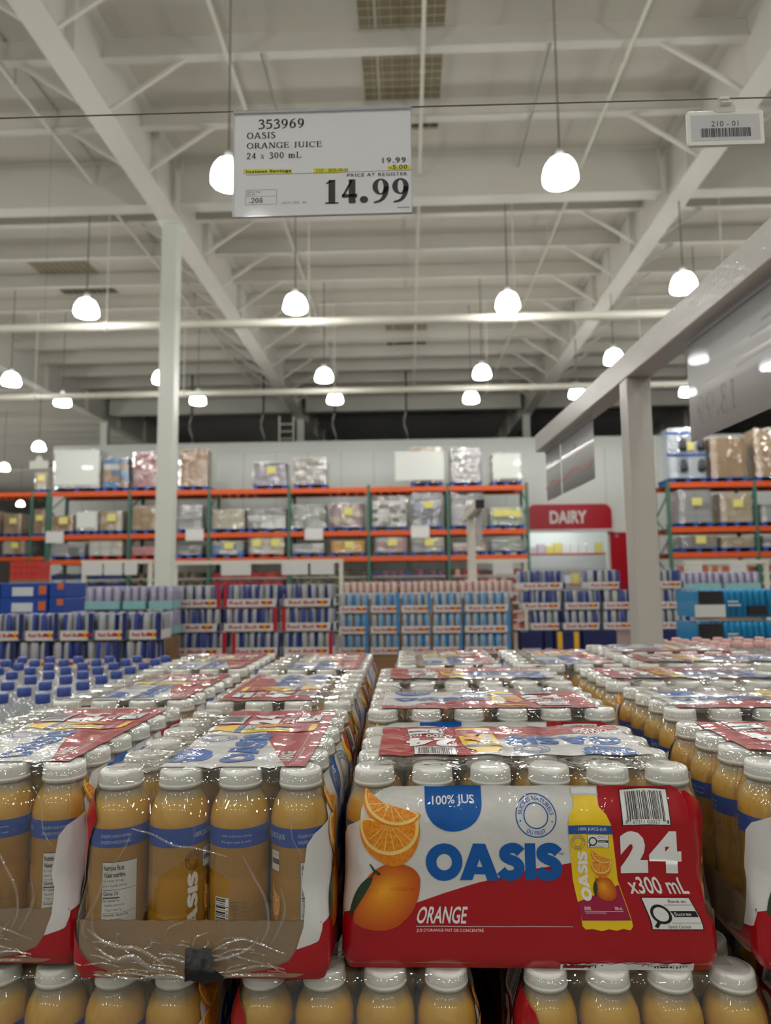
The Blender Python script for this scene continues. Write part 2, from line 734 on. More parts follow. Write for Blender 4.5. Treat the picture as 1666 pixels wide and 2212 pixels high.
XGL = at(372, 480, 12.45).x
XGR = at(1432, 440, 12.4).x + 0.15
GX = [XGL - 8.3, XGL, XGR, XGR + 8.3]
if True:
    c = MB()
    c.box(X0, X1, Y0, YD, ZC, ZC + 0.1)
    c.box(X0, GX[0], YD, Y1, ZC, ZC + 0.1)
    ceiling = structure('ceiling', c, m_liner)
    dk = MB()
    y = YD
    while y < Y1:                   # ribbed deck, unpainted over the cooler
        dk.box(GX[0], X1, y, y + 0.55, ZC + 0.02, ZC + 0.1)
        dk.box(GX[0], X1, y + 0.55, y + 0.7, ZC - 0.08, ZC + 0.1)
        y += 0.7
    dk.build('bare_deck', m_steel_dk, ceiling)
    # purlins
    k = -12
    while 12.4 + 1.52 * k < Y1:
        yy = 12.4 + 1.52 * k
        k += 1
        if yy < Y0 + .5 or abs((yy - 12.4) % 16) < 0.3 or abs((yy - 12.4) % 16 - 16) < .3:
            continue
        b = MB()
        x1 = X1 if yy < YD else GX[0]
        b.box(X0, x1, yy - 0.04, yy + 0.04, ZC - 0.36, ZC)
        b.box(X0, x1, yy - 0.11, yy + 0.04, ZC - 0.37, ZC - 0.35)
        b.box(X0, x1, yy - 0.02, yy + 0.11, ZC - 0.03, ZC - 0.001)
        b.build('purlin', m_steel if yy < YD else m_steel, ceiling)
        # flange braces down to the girders
        if yy < 27:
            for gx in GX[1:3]:
                for s in (-1, 1):
                    MB().bar((gx + s * 1.25, yy, ZC - 0.34), (gx + s * 0.1, yy, ZC - 1.12), 0.05, 0.05).build('flange_brace', m_steel, ceiling)
    # seams of the liner sheets
    x = X0 + 0.7
    while x < X1:
        MB().box(x - 0.02, x + 0.02, Y0, YD, ZC - 0.012, ZC).build('liner_seam', m_liner, ceiling)
        x += 1.83
    # frames: girders along the aisle, deep beams across
    for gx in GX:
        g = MB()
        zb = CZ + 6.82
        g.box(gx - 0.02, gx + 0.02, Y0, Y1, zb, ZC)
        g.box(gx - 0.19, gx + 0.19, Y0, Y1, zb - 0.03, zb)
        g.box(gx - 0.19, gx + 0.19, Y0, Y1, ZC - 0.04, ZC - 0.005)
        y = -10.0
        while y < Y1:
            g.box(gx - 0.15, gx + 0.15, y, y + 0.02, zb, ZC - 0.04)
            y += 3.04
        g.build('roof_girder', m_steel, ceiling)
    for yy in (-3.6, 12.4, 28.4, 44.4):
        for i in range(3):
            g = MB()
            a, b_ = GX[i] + 0.19, GX[i + 1] - 0.19
            zb = CZ + 7.12 if yy < 40 else CZ + 7.3
            g.box(a, b_, yy - 0.02, yy + 0.02, zb, ZC)
            g.box(a, b_, yy - 0.15, yy + 0.15, zb - 0.025, zb)
            g.box(a, b_, yy - 0.15, yy + 0.15, ZC - 0.03, ZC - 0.005)
            for e in (a + .02, b_ - .04):
                g.box(e, e + .02, yy - .15, yy + .15, zb, ZC - .03)
            g.build('cross_beam', m_steel, ceiling)
    # skylights with safety mesh
    for cx, y0_, y1_, wd in ((0.02, 8.6, 11.6, 0.62), (0.05, 20.3, 22.9, 0.65), (-8.6, 15.4, 18.2, 0.75)):
        s = MB()
        s.box(cx - wd, cx + wd, y0_, y1_, ZC - 0.004, ZC - 0.002, 0)
        s.box(cx - wd, cx + wd, y1_ - 0.3, y1_ - .08, ZC - 0.010, ZC - 0.003, 2)
        so = s.build('skylight', [m_tan, m_wire, m_dark], ceiling)
        n = int(wd * 2 / 0.155)
        g = MB()
        for i in range(n + 1):
            xx = cx - wd + i * 2 * wd / n
            g.bar((xx, y0_, ZC - 0.05), (xx, y1_, ZC - 0.05), 0.008, 0.008)
        yy = y0_
        while yy <= y1_:
            g.bar((cx - wd, yy, ZC - 0.05), (cx + wd, yy, ZC - 0.05), 0.008, 0.008)
            yy += 0.155
        tag(g.build('safety_mesh', m_wire, so), kind='stuff')

# columns under the girders
for gx, yy in [(GX[1], 12.45), (GX[0], 28.4), (GX[1], 28.4), (GX[2], 28.4), (GX[2], -3.6), (GX[1], -3.6), (GX[0], 12.45), (GX[3], 12.45), (GX[0], -3.6)]:
    c = MB().box(gx - 0.145, gx + 0.145, yy - 0.145, yy + 0.145, 0, CZ + 6.79)
    c.box(gx - 0.22, gx + 0.22, yy - 0.22, yy + 0.22, CZ + 6.76, CZ + 6.79)
    c.box(gx - 0.25, gx + 0.25, yy - 0.25, yy + 0.25, 0, 0.02)
    o = structure('column', c, pm('column_paint', srgb(226, 230, 220), 0.35, var=0.02))
    bevelled(o, 0.015)

# sprinkler mains and branch lines
m_pipe = pm('pipe_paint', srgb(228, 226, 212), 0.4, var=0.02)


def pipe(name, label, p, q, r, hang=None, grp=None):
    p, q = Vector(p), Vector(q)
    root = empty(name, (p + q) / 2)
    c = (p + q) / 2
    MB().tube([p - c, q - c], r, 12).build('pipe_run', m_pipe, root)
    n = max(2, int((q - p).length / 4))
    for i in range(n):
        x = p + (q - p) * ((i + .5) / n) - c
        MB().tube([x + Vector((0, 0, r)), Vector((x.x, x.y, ZC - c.z))], 0.012, 6).build('hanger_rod', m_pipe, root)
        MB().tube([x - (q - p).normalized() * .05, x + (q - p).normalized() * .05], r * 1.18, 12).build('coupling', m_pipe, root)
    tag(root, label, 'pipe', grp)


za, zb = at(0, 703, 13.5), at(1420, 687, 13.5)
zz = (za.z + zb.z) / 2
pipe('sprinkler_main', 'thick white pipe crossing under the roof, the nearer and higher in view', (X0 + 1, 13.5, zz), (X1 - 1, 13.5, zz), 0.088)
zz = at(800, 843, 18.4).z
pipe('sprinkler_main', 'white pipe crossing under the roof just above the farther row of lamps', (X0 + 1, 18.4, zz), (X1 - 1, 18.4, zz), 0.085)
for px, py, lb in ((905, 100, 'thin white sprinkler pipe down the middle of the roof'), (520, 230, 'thin white sprinkler pipe passing behind the price sign'),
                   (1330, 160, 'thin white sprinkler pipe over the large lamp right of the sign'), (120, 305, 'thin white sprinkler pipe over the far left skylight')):
    d = (at(px, py, 10) - Vector((0, 0, CZ)))
    k = (ZC - 0.45 - CZ) / d.z
    x = d.x * k
    pipe('sprinkler_branch', lb + ', near run', (x + .06, -3.2, ZC - 0.45), (x + .06, 12.2, ZC - 0.45), 0.03)
    pipe('sprinkler_branch', lb + ', far run', (x + .06, 12.6, ZC - 0.45), (x + .06, 28.1, ZC - 0.45), 0.03)

# ------------------------------------------------------------------ lamps
m_glow = pm('lamp_lens', (1, 1, 1, 1), 0.3, var=0, emit=(1.0, 0.99, 0.955, 1), estr=LAMP_POWER)
_nt = m_glow.node_tree                # an acrylic bell: brightest at its mouth, dimmer towards the crown
_tc, _sp, _mr = (_nt.nodes.new(k) for k in ('ShaderNodeTexCoord', 'ShaderNodeSeparateXYZ', 'ShaderNodeMapRange'))
_nt.links.new(_tc.outputs['Object'], _sp.inputs[0])
_nt.links.new(_sp.outputs['Z'], _mr.inputs[0])
_mr.inputs[1].default_value = -.05
_mr.inputs[2].default_value = .12
_mr.inputs[3].default_value = LAMP_POWER
_mr.inputs[4].default_value = LAMP_POWER * .12
_nt.links.new(_mr.outputs[0], _nt.nodes['Principled BSDF'].inputs['Emission Strength'])
m_house = pm('lamp_housing', srgb(200, 202, 198), 0.4, var=0)
m_cord = pm('lamp_cord', srgb(120, 118, 110), 0.6, var=0)
dome = [(0.05, .235), (0.105, .225), (0.15, .20), (0.185, .15), (0.21, .08), (0.225, 0.0), (0.228, -.05), (0.212, -.085), (0.14, -.10), (0.0, -.105)]
me_dome = MB().lathe(dome, 12, smooth=True).mesh('lamp_lens', m_glow)
me_house = MB().lathe([(0.0, .36), (.035, .36), (.06, .33), (.06, .24), (.05, .234)], 14).mesh('housing', m_house)


def lamp(p, label, near=None):
    o = empty('high_bay_lamp', p)
    obj('lamp_lens', me_dome, o)
    obj('housing', me_house, o)
    MB().tube([(0, 0, .36), (0, 0, ZC - p[2])], 0.012, 6).build('lamp_cord', m_cord, o)
    tag(o, label, 'lamp', 'high bay lamps hanging from the roof')


ZL = CZ + 5.2
seen = [(2.04, 8.57, 'large glowing lamp beside the right edge of the price sign'), (-2.24, 8.4, 'glowing lamp half hidden behind the price sign'),
        (1.96, 12.76, 'glowing lamp just above the nearer cross pipe, right of centre'), (-2.06, 12.61, 'glowing lamp just above the nearer cross pipe, left of centre'),
        (1.94, 17.2, 'glowing lamp between the two cross pipes, right of centre'), (-2.07, 17.2, 'glowing lamp between the two cross pipes, left of centre'),
        (1.88, 19.6, 'glowing lamp under the farther cross pipe, right of centre'), (-2.02, 19.4, 'glowing lamp under the farther cross pipe, left of centre'),
        (-6.06, 12.6, 'glowing lamp left of the white column, above the nearer pipe'), (-10.07, 17.0, 'glowing lamp at the left edge above the farther pipe'),
        (-9.79, 19.1, 'glowing lamp at far left just under the farther pipe'), (-5.92, 19.2, 'glowing lamp just right of the white column'),
        (-6.22, 17.1, 'glowing lamp almost wholly hidden by the white column'), (-13.92, 25.5, 'distant glowing lamp above the left end of the pallet rack'),
        (-17.86, 29.9, 'distant small glowing lamp at the left edge of the picture'), (-24.8, 43.5, 'tiny farthest glowing lamp at the left edge'),
        (4.99, 12.1, 'glowing lamp partly cut by the grey sign rail, nearest one'), (4.95, 16.2, 'glowing lamp partly cut by the grey sign rail, second one'),
        (4.83, 19.3, 'glowing lamp partly cut by the grey sign rail, farthest one'), (6.98, 16.3, 'glowing lamp seen through the near clear hanging sign'),
        (7.91, 19.3, 'glowing lamp at the edge of the near clear hanging sign'),
        (9.0, 17.0, 'glowing lamp seen through the near clear hanging sign, farther right')]
for x, y, lb in seen:
    lamp((x, y, ZL), lb)
for x in (-14.0, -10.05, -6.1, -2.1, 1.95, 5.6, 9.6):     # the same grid goes on overhead and behind
    for r, y in enumerate((4.3, 0.3, -3.7, -7.7, -11.7)):
        n_ = (-14.0, -10.05, -6.1, -2.1, 1.95, 5.6, 9.6).index(x)
        lamp((x, y, ZL), 'lamp out of the picture, %s row, %s from the left' % (('overhead ahead', 'overhead', 'first behind', 'second behind', 'third behind')[r], ('first', 'second', 'third', 'fourth', 'fifth', 'sixth', 'seventh')[n_]))
for r, (y, xs) in enumerate(((26, (-17, -21, -25)), (30, (-19.5, -23.5, -27.5)), (34, (-21.5, -25.5, -29.5)), (38, (-24, -28)), (42, (-26.5, -30.5)), (47, (-29, -32)))):
    for n_, x in enumerate(xs):
        lamp((x, y, ZL), 'lamp out of the picture over the rear hall, %s row, %s one' % (('first', 'second', 'third', 'fourth', 'fifth', 'sixth')[r], ('inner', 'middle', 'outer')[n_]))
for x, y in ((-22, 21), (-18, 21), (-10.1, 12.7), (-14.1, 12.7), (-10.1, 8.4), (-6.1, 8.4), (-14.1, 17.1), (9.6, 8.5), (9.6, 12.7), (5.7, 8.5), (11.9, 17), (11.9, 21), (13.5, 12.7), (-14, 21), (-18, 12.7), (-18, 8.4)):
    lamp((x, y, ZL), 'lamp out of the picture ' + ('at the left, ' if x < 0 else 'at the right, ') + {8.4: 'near row', 8.5: 'near row', 12.7: 'middle row', 17: 'far row', 17.1: 'far row', 21: 'farthest row', 25: 'far left corner', 33: 'farthest corner', 30: 'rear hall', 36: 'rear hall second row', 42: 'rear hall third row', 48: 'rear hall last row'}[y] + {-10.1: ', inner', -14.1: ', second', -6.1: ', innermost', 9.6: ', second', 5.7: ', inner', 11.9: ', third', 13.5: ', outer', -14: ', second', -18: ', outer', -22: ', outermost'}[x])
for px, y, lb in ((1215, 10, 'lamp conduit above the large lamp right of the sign'), (505, 10, 'lamp conduit above the lamp behind the sign')):
    x = 1.98 if px > 800 else -2.1
    o = MB().tube([(0, 9.1, 0), (0, 12.0, 0)], 0.018, 8).build('lamp_conduit', pm('conduit_grey', srgb(150, 150, 144), .4), None, (x + .12, 0, ZC - .52))
    tag(o, 'grey ' + lb, 'conduit')

# ------------------------------------------------------------------ cooler building behind the racks
YW = 24.3
zt = at(700, 960, YW).z
xa = at(112, 1100, YW).x
xd0, xd1 = at(1143, 1180, YW).x, at(1312, 1180, YW).x
zd = at(1230, 1147, YW).z
wl = MB()
wl.box(xa, xd0, YW, YW + 0.15, 0, zt)
wl.box(xd0, xd1, YW, YW + 0.15, zd, zt)
wl.box(xd1, X1, YW, YW + 0.15, 0, zt)
wl.box(xa, xa + .15, YW + .15, YW + 12, 0, zt)
wl.box(xa, X1, YW, YW + 12, zt, zt + .1)
wl.box(xa, X1, YW - .03, YW + .1, zt - .25, zt + .12)
wall_c = structure('wall_front', wl, m_wallw)
x = xa + 1.1
while x < X1:                                   # panel joints
    if not xd0 < x < xd1:
        MB().box(x - .012, x + .012, YW - .006, YW, 0.05, zt - .3).build('panel_joint', pm('joint', srgb(205, 208, 204), .5, var=0), wall_c)
    x += 1.16
# dairy room behind the doorway
dr = MB()
dr.box(xd0 - 1, xd1 + 1, YW + 3.4, YW + 3.5, 0, zd + .6)
dr.box(xd0 - 1.1, xd0 - 1, YW + .15, YW + 3.5, 0, zd + .6)
dr.box(xd1 + 1, xd1 + 1.1, YW + .15, YW + 3.5, 0, zd + .6)
structure('wall_cooler_room', dr, m_wallw)
for i in range(2):
    o = MB().box(-1.2, 1.2, -.08, .08, -.05, .05).build('tube_light', pm('tube_glow', (1, 1, 1, 1), .4, var=0, emit=(.9, .95, 1, 1), estr=LAMP_POWER * .2), None,
                                                        ((xd0 + xd1) / 2, YW + 1.0 + 1.2 * i, zd + .45))
    tag(o, 'tube light inside the dairy doorway, ' + ('front one' if i == 0 else 'rear one'), 'lamp')
# red strip panels beside the doorway
m_red = pm('sign_red', srgb(186, 12, 36), .35, var=0.03)
x0_, x1_ = at(1318, 1190, YW).x, at(1416, 1190, YW).x
z0_, z1_ = at(1360, 1232, YW).z, at(1360, 1150, YW).z
o = empty('red_door_panel', ((x0_ + x1_) / 2, YW - .06, 0))
MB().box((x0_ - x1_) / 2, (x1_ - x0_) / 2, -.03, .03, .05, z1_).build('panel', m_red, o)
for s in (-.7, .7):
    b = MB().box(-.05, .05, -.045, -.03, z1_ - .16, z1_ - .08)
    b.build('fixing', pm('fixing_grey', srgb(160, 160, 160), .4), o, (s * (x1_ - x0_) / 2, 0, 0))
pm('print_white', srgb(238, 238, 234), .45, var=0)
tag(o, 'tall red door panel on the white wall behind the grey post', 'door panel')
# DAIRY sign
x0_, x1_ = at(1143, 1115, YW - .2).x, at(1322, 1115, YW - .2).x
z0_, z1_ = at(1232, 1143, YW - .2).z, at(1232, 1089, YW - .2).z
wd, ht = x1_ - x0_, z1_ - z0_
o = empty('dairy_sign', ((x0_ + x1_) / 2, YW - .14, z0_))
A = Art()
pts = [(-wd / 2, 0), (wd / 2, 0)]
for k in range(7):
    t = R_(90 * k / 6)
    pts.append((wd / 2 - .28 + .28 * math.cos(t), ht - .28 + .28 * math.sin(t)))
for k in range(7):
    t = R_(90 + 90 * k / 6)
    pts.append((-wd / 2 + .2 + .2 * math.cos(t), ht - .2 + .2 * math.sin(t)))
bd = MB()
n = len(pts)
bd.add([(x, -.05, z) for x, z in pts] + [(x, .12, z) for x, z in pts], [tuple(range(n)), tuple(reversed(range(n, 2 * n)))] + [(i, i + n, (i + 1) % n + n, (i + 1) % n) for i in range(n)])
bd.build('board', m_red, o)
MB().box(-wd / 2, wd / 2 + .05, -.07, .12, -.09, 0).build('lower_rail', pm('rail_pale', srgb(225, 215, 214), .4), o)
A.add(fit_text('DAIRY', at(1188, 1115, YW - .2).x - (x0_ + x1_) / 2, at(1268, 1115, YW - .2).x - (x0_ + x1_) / 2, ht * .23, ht * .74, .03), 0, 0)
obj('lettering', A.mesh('lettering', [MATS['print_white']], lambda u, v, l: Vector((u, -.054, v))), o)
tag(o, 'red sign with white capitals DAIRY over the doorway', 'sign')

# bits on the cooler roof
m_flex = pm('flex_conduit', srgb(190, 188, 180), .5)
for i, (px, lb) in enumerate(((405, 'wavy cable dropping to the cooler roof right of the column'), (560, 'wavy cable dropping to the cooler roof left of the ladder'),
                              (715, 'wavy cable dropping to the cooler roof below the left lamp'), (870, 'wavy cable dropping to the cooler roof, rightmost of four'))):
    p0 = at(px, 958, YW + 1.2)
    top = ZC
    pts = []
    for k in range(13):
        t = k / 12
        pts.append((0.22 * math.sin(t * 5.5) * (1 - t) + .15 * t, 0, t * 1.35))
    o = empty('cable_drop', (p0.x, YW + 1.2, zt + .1))
    MB().tube(pts, .03, 7).build('flexible_cable', m_flex, o)
    MB().tube([(pts[-1][0], 0, 1.3), (pts[-1][0], 0, top - zt - .1)], .035, 7).build('rigid_conduit', pm('conduit_dark', srgb(70, 70, 70), .5), o)
    tag(o, lb, 'cable')
xl0, xl1 = at(604, 930, YW + 1.5).x, at(634, 930, YW + 1.5).x
o = empty('roof_ladder', ((xl0 + xl1) / 2, YW + 1.5, zt + .1))
hl = at(620, 905, YW + 1.5).z - zt
for x in (-.27, .27):
    MB().box(x - .03, x + .03, -.03, .03, 0, hl).build('rail', m_pipe, o)
for k in range(4):
    MB().box(-.26, .26, -.02, .02, .15 + k * .28, .19 + k * .28).build('rung', m_pipe, o)
tag(o, 'pale ladder standing on the roof of the white cooler', 'ladder')

# ================================================================== ORANGE JUICE CASES
PT = 0.062                           # bottle pitch
LX, WY, RC = 6 * PT, 4 * PT, 0.030   # case plan and corner radius
HT = 0.188
m_print_w = pm('print_white_film', srgb(236, 236, 232), 0.3, coat=0.8, spec=.2, var=0.001, trans=0.16, bump=.6, bscale=52)
m_print_r = pm('print_red_film', srgb(172, 12, 28), 0.3, coat=0.8, spec=.2, var=0.05, nscale=9, bump=.6, bscale=52)
m_print_b = pm('print_blue', srgb(0, 92, 176), 0.3, coat=.8, spec=.2, var=0.001, bump=.6, bscale=52)
m_print_k = pm('print_black', srgb(28, 28, 30), 0.4, var=0)
m_print_ww = pm('print_white_solid', srgb(238, 238, 235), 0.3, coat=0.3, var=0)
m_print_y = pm('print_yellow', srgb(246, 208, 30), 0.3, coat=0.3, var=0.05, nscale=40)
m_print_g = pm('print_leaf', srgb(38, 62, 34), 0.35, coat=.3, var=.3, nscale=120)
m_print_lb = pm('print_navy', srgb(38, 82, 160), 0.3, coat=.3, var=0)
m_print_m = pm('print_maroon', srgb(160, 24, 66), 0.3, coat=.3, var=0)


def printed_fruit(name, centre, edge, scale, pulp=False, seed=0.0):
    """printed picture of a fruit: colours only, over object space"""
    m = pm(name, centre, 0.3, coat=0.35, var=0)
    nt = m.node_tree
    b = nt.nodes['Principled BSDF']
    tc = nt.nodes.new('ShaderNodeTexCoord')
    nz = nt.nodes.new('ShaderNodeTexNoise')
    nz.inputs['Scale'].default_value = scale
    nz.inputs['Detail'].default_value = 5
    mp = nt.nodes.new('ShaderNodeMapping')
    mp.inputs['Location'].default_value = (seed, seed, 0)
    nt.links.new(tc.outputs['Object'], mp.inputs[0])
    nt.links.new(mp.outputs[0], nz.inputs['Vector'])
    cr = nt.nodes.new('ShaderNodeValToRGB')
    cr.color_ramp.elements[0].position = .36
    cr.color_ramp.elements[1].position = .64
    cr.color_ramp.elements[0].color = edge
    cr.color_ramp.elements[1].color = centre
    nt.links.new(nz.outputs['Fac'], cr.inputs[0])
    nt.links.new(cr.outputs[0], b.inputs['Base Color'])
    return m


m_or_rind = printed_fruit('print_orange_rind', srgb(236, 150, 24), srgb(224, 118, 14), 300)
m_or_pulp = printed_fruit('print_orange_pulp', srgb(244, 166, 40), srgb(226, 122, 18), 420)
m_or_pith = pm('print_orange_pith', srgb(248, 216, 130), .3, coat=.3, var=0)
m_or_dark = pm('print_orange_shade', srgb(178, 84, 14), .3, coat=.3, var=.1, nscale=200)
m_or_light = pm('print_orange_light', srgb(244, 176, 44), .3, coat=.3, var=.05, nscale=300)
ORANGES = [pm('print_orange_%d' % i, srgb(196 + 4 * i, 84 + 7.6 * i, 10 + 2.4 * i), .28, coat=.3, var=.05, nscale=300) for i in range(12)]
m_print_gy = pm('print_grey', srgb(206, 206, 204), .3, var=0)
PRINT = [m_print_w, m_print_r, m_print_b, m_print_k, m_print_ww, m_print_y, m_print_g, m_or_rind, m_or_pulp, m_or_pith, m_or_dark, m_or_light, m_print_lb, m_print_m, m_print_gy] + ORANGES
GY = 14
W_, RD, BL, BK, WW, YE, GR, RI, PU, PI_, DK, LI, NB, MR = range(14)


def PX(px, py):
    return ((px - 1147) / 2143.0, (2095 - py) / 2275.0)


def PP(lst):
    return [PX(*p) for p in lst]


def smooth_poly(pts, n=6):
    """closed Catmull-Rom outline"""
    o = []
    k = len(pts)
    for i in range(k):
        p0, p1, p2, p3 = (pts[(i + j - 1) % k] for j in range(4))
        for q in range(n):
            t = q / n
            o.append(tuple(0.5 * (2 * p1[c] + (p2[c] - p0[c]) * t + (2 * p0[c] - 5 * p1[c] + 4 * p2[c] - p3[c]) * t * t + (3 * p1[c] - p0[c] - 3 * p2[c] + p3[c]) * t ** 3) for c in (0, 1)))
    return o


def smooth_line(pts, n=6):
    o = []
    k = len(pts)
    for i in range(k - 1):
        p0, p1, p2, p3 = pts[max(i - 1, 0)], pts[i], pts[i + 1], pts[min(i + 2, k - 1)]
        for q in range(n):
            t = q / n
            o.append(tuple(0.5 * (2 * p1[c] + (p2[c] - p0[c]) * t + (2 * p0[c] - 5 * p1[c] + 4 * p2[c] - p3[c]) * t * t + (3 * p1[c] - p0[c] - 3 * p2[c] + p3[c]) * t ** 3) for c in (0, 1)))
    o.append(tuple(pts[-1]))
    return o


def orange_stack(A, T, k=1.0, lay=3):
    """slice over half orange over whole orange; T maps photo pixels of the big print"""
    def add(pts, mi, l):
        A.add(s_poly([T(*p) for p in pts]), mi, l)
    # whole fruit with printed shade and light
    whole = [(858, 1868), (905, 1885), (922, 1930), (918, 1975), (895, 2005), (855, 2014), (815, 2000), (795, 1965), (792, 1920), (815, 1885)]
    for q in range(12):
        c = (846, 1925)
        kk = 1 - .08 * q
        add(smooth_poly([(c[0] + (x - c[0]) * kk, c[1] + (y - c[1]) * kk) for x, y in whole]), 15 + q, lay + .06 * q)
    0 and add(smooth_poly([(858, 1868), (905, 1885), (922, 1930), (918, 1975), (895, 2005), (855, 2014), (815, 2000), (795, 1965), (792, 1920), (815, 1885)]), RI, lay)
    0 and add(smooth_poly([(905, 1955), (917, 1972), (893, 2003), (856, 2012), (830, 2005), (862, 2001), (890, 1988)]), DK, lay + .3)
    0 and add(smooth_poly([(840, 1885), (868, 1900), (872, 1945), (850, 1975), (825, 1960), (815, 1920)]), LI, lay + .3)
    # half
    add(smooth_poly([(786, 1790), (793, 1770), (830, 1765), (900, 1762), (915, 1785), (914, 1815), (903, 1845), (880, 1870), (850, 1874), (815, 1855), (792, 1825)]), RI, lay + 1)
    add(smooth_poly([(787, 1790), (796, 1768), (850, 1775), (905, 1768), (914, 1785), (908, 1815), (890, 1838), (858, 1850), (825, 1845), (800, 1825)]), PI_, lay + 1.3)
    add(smooth_poly([(793, 1790), (800, 1772), (850, 1780), (900, 1774), (907, 1788), (902, 1812), (884, 1832), (856, 1842), (828, 1838), (804, 1820)]), PU, lay + 1.6)
    for e in ((800, 1820), (815, 1833), (838, 1841), (860, 1842), (882, 1833), (898, 1818)):
        A.add(s_stroke([T(848, 1778), T(*e)], [.0003 * k, .0009 * k]), PI_, lay + 1.9)
    # slice
    add(smooth_poly([(793, 1703), (800, 1706), (842, 1742), (912, 1758), (915, 1768), (900, 1782), (870, 1790), (835, 1782), (805, 1762), (791, 1733)]), RI, lay + 2.2)
    add(smooth_poly([(796, 1706), (840, 1738), (910, 1758), (908, 1770), (895, 1780), (868, 1785), (838, 1778), (810, 1758), (796, 1732)]), PI_, lay + 2.5)
    add(smooth_poly([(800, 1709), (838, 1738), (850, 1742), (905, 1760), (900, 1770), (868, 1779), (840, 1772), (814, 1753), (800, 1730)]), PU, lay + 2.8)
    for e in ((803, 1738), (815, 1755), (835, 1770), (860, 1779), (882, 1777)):
        A.add(s_stroke([T(852, 1738), T(*e)], [.0003 * k, .0009 * k]), PI_, lay + 3.1)
    # stem and leaf
    A.add(s_stroke([T(*p) for p in ((807, 1870), (815, 1883), (828, 1893))], [.0012 * k, .0022 * k, .003 * k]), GR, lay + 3.1)
    A.add(s_stroke([T(*p) for p in ((818, 1886), (810, 1898))], .0014 * k), GR, lay + 3.1)
    add(smooth_poly([(810, 1898), (813, 1915), (808, 1945), (797, 1972), (786, 1983), (781, 1965), (784, 1935), (796, 1908)]), GR, lay + 3.2)


def oasis(A, x0, x1, y0, y1, mi, layer, vertical=False):
    """the word in heavy round letters, drawn; unit box 290 x 80"""
    def S(x, y):
        return 40 * x, y
    w = 23.0
    sh = [s_ring(40, 40, 40, 41, w, w, 48)]
    sh.append(s_poly([(74, 0), (104, 80), (130, 80), (159, 0), (133, 0), (117, 46), (101, 0)]))
    sh.append(s_poly([(92, 13), (142, 13), (137, 29), (97, 29)]))
    sp = smooth_line([(207, 60), (197, 69), (184, 70), (173, 64), (172, 53), (181, 46), (195, 40), (203, 30), (200, 17), (188, 10.5), (173, 12), (163, 22)], 5)
    sh.append(s_stroke(sp, 22.5))
    sh.append(s_rect(216, 239, 0, 80))
    sh.append(s_move(s_stroke(sp, 22.5), 81, 0))
    g = s_join(*sh)
    vs = []
    for x, y in g[0]:
        u, v = x / 292.0, y / 80.0
        if vertical:        # reads upward
            vs.append((x0 + (1 - v) * (x1 - x0), y0 + u * (y1 - y0)))
        else:
            vs.append((x0 + u * (x1 - x0), y0 + v * (y1 - y0)))
    A.add((vs, g[1]), mi, layer)


def sugar_mark(A, T, lay, fr=True, small=False):
    """white health box with magnifying glass; T maps box-local 0..1 x 0..1"""
    q = [T(0, 0), T(1, 0), T(1, 1), T(0, 1)]
    A.add(s_poly(q), BK, lay)
    A.add(s_poly([T(.02, .03), T(.98, .03), T(.98, .97), T(.02, .97)]), WW, lay + .4)
    sc = (T(1, 0)[0] - T(0, 0)[0])
    c = T(.26, .48)
    A.add(s_ring(c[0], c[1], sc * .20, sc * .20, sc * .055, None, 28), BK, lay + .8)
    A.add(s_stroke([T(.17, .26), T(.09, .08)], sc * .075), BK, lay + .8)
    A.add(s_poly([T(.5, .40), T(.97, .40), T(.97, .58), T(.46, .58), T(.49, .5)]), BK, lay + .8)
    for y in (.22, .76):
        A.add(s_stroke([T(.4, y), T(.97, y)], sc * .008), BK, lay + .8)
    t0, t1 = T(.52, .44), T(.85, .54)
    A.add(fit_text('Sucres', t0[0], t1[0], t0[1], t1[1], .012), WW, lay + 1.2)
    t0, t1 = T(.52, .82), T(.88, .93)
    A.add(fit_text('Élevé en', t0[0], t1[0], t0[1], t1[1], .012), BK, lay + .8)
    t0, t1 = T(.32, .06), T(.76, .16)
    A.add(fit_text('Santé Canada', t0[0], t1[0], t0[1], t1[1], .0), BK, lay + .8)


def stamp(A, cx, cy_, r, mi, lay, top='SUCRES NATURELS', bot='DU FRUIT'):
    A.add(s_ring(cx, cy_, r, r, r * .055, None, 48), mi, lay)
    A.add(s_ring(cx, cy_, r * .60, r * .60, r * .055, None, 36), mi, lay)
    A.add(s_arc_text(top, cx, cy_, r * .68, r * .2, 90, .01, False, .86), mi, lay)
    A.add(s_arc_text(bot, cx, cy_, r * .88, r * .2, 270, .01, True, .9), mi, lay)
    for s in (-1, 1):
        A.add(s_disc(cx + s * r * .77, cy_ - r * .22, r * .04, n=10), mi, lay)


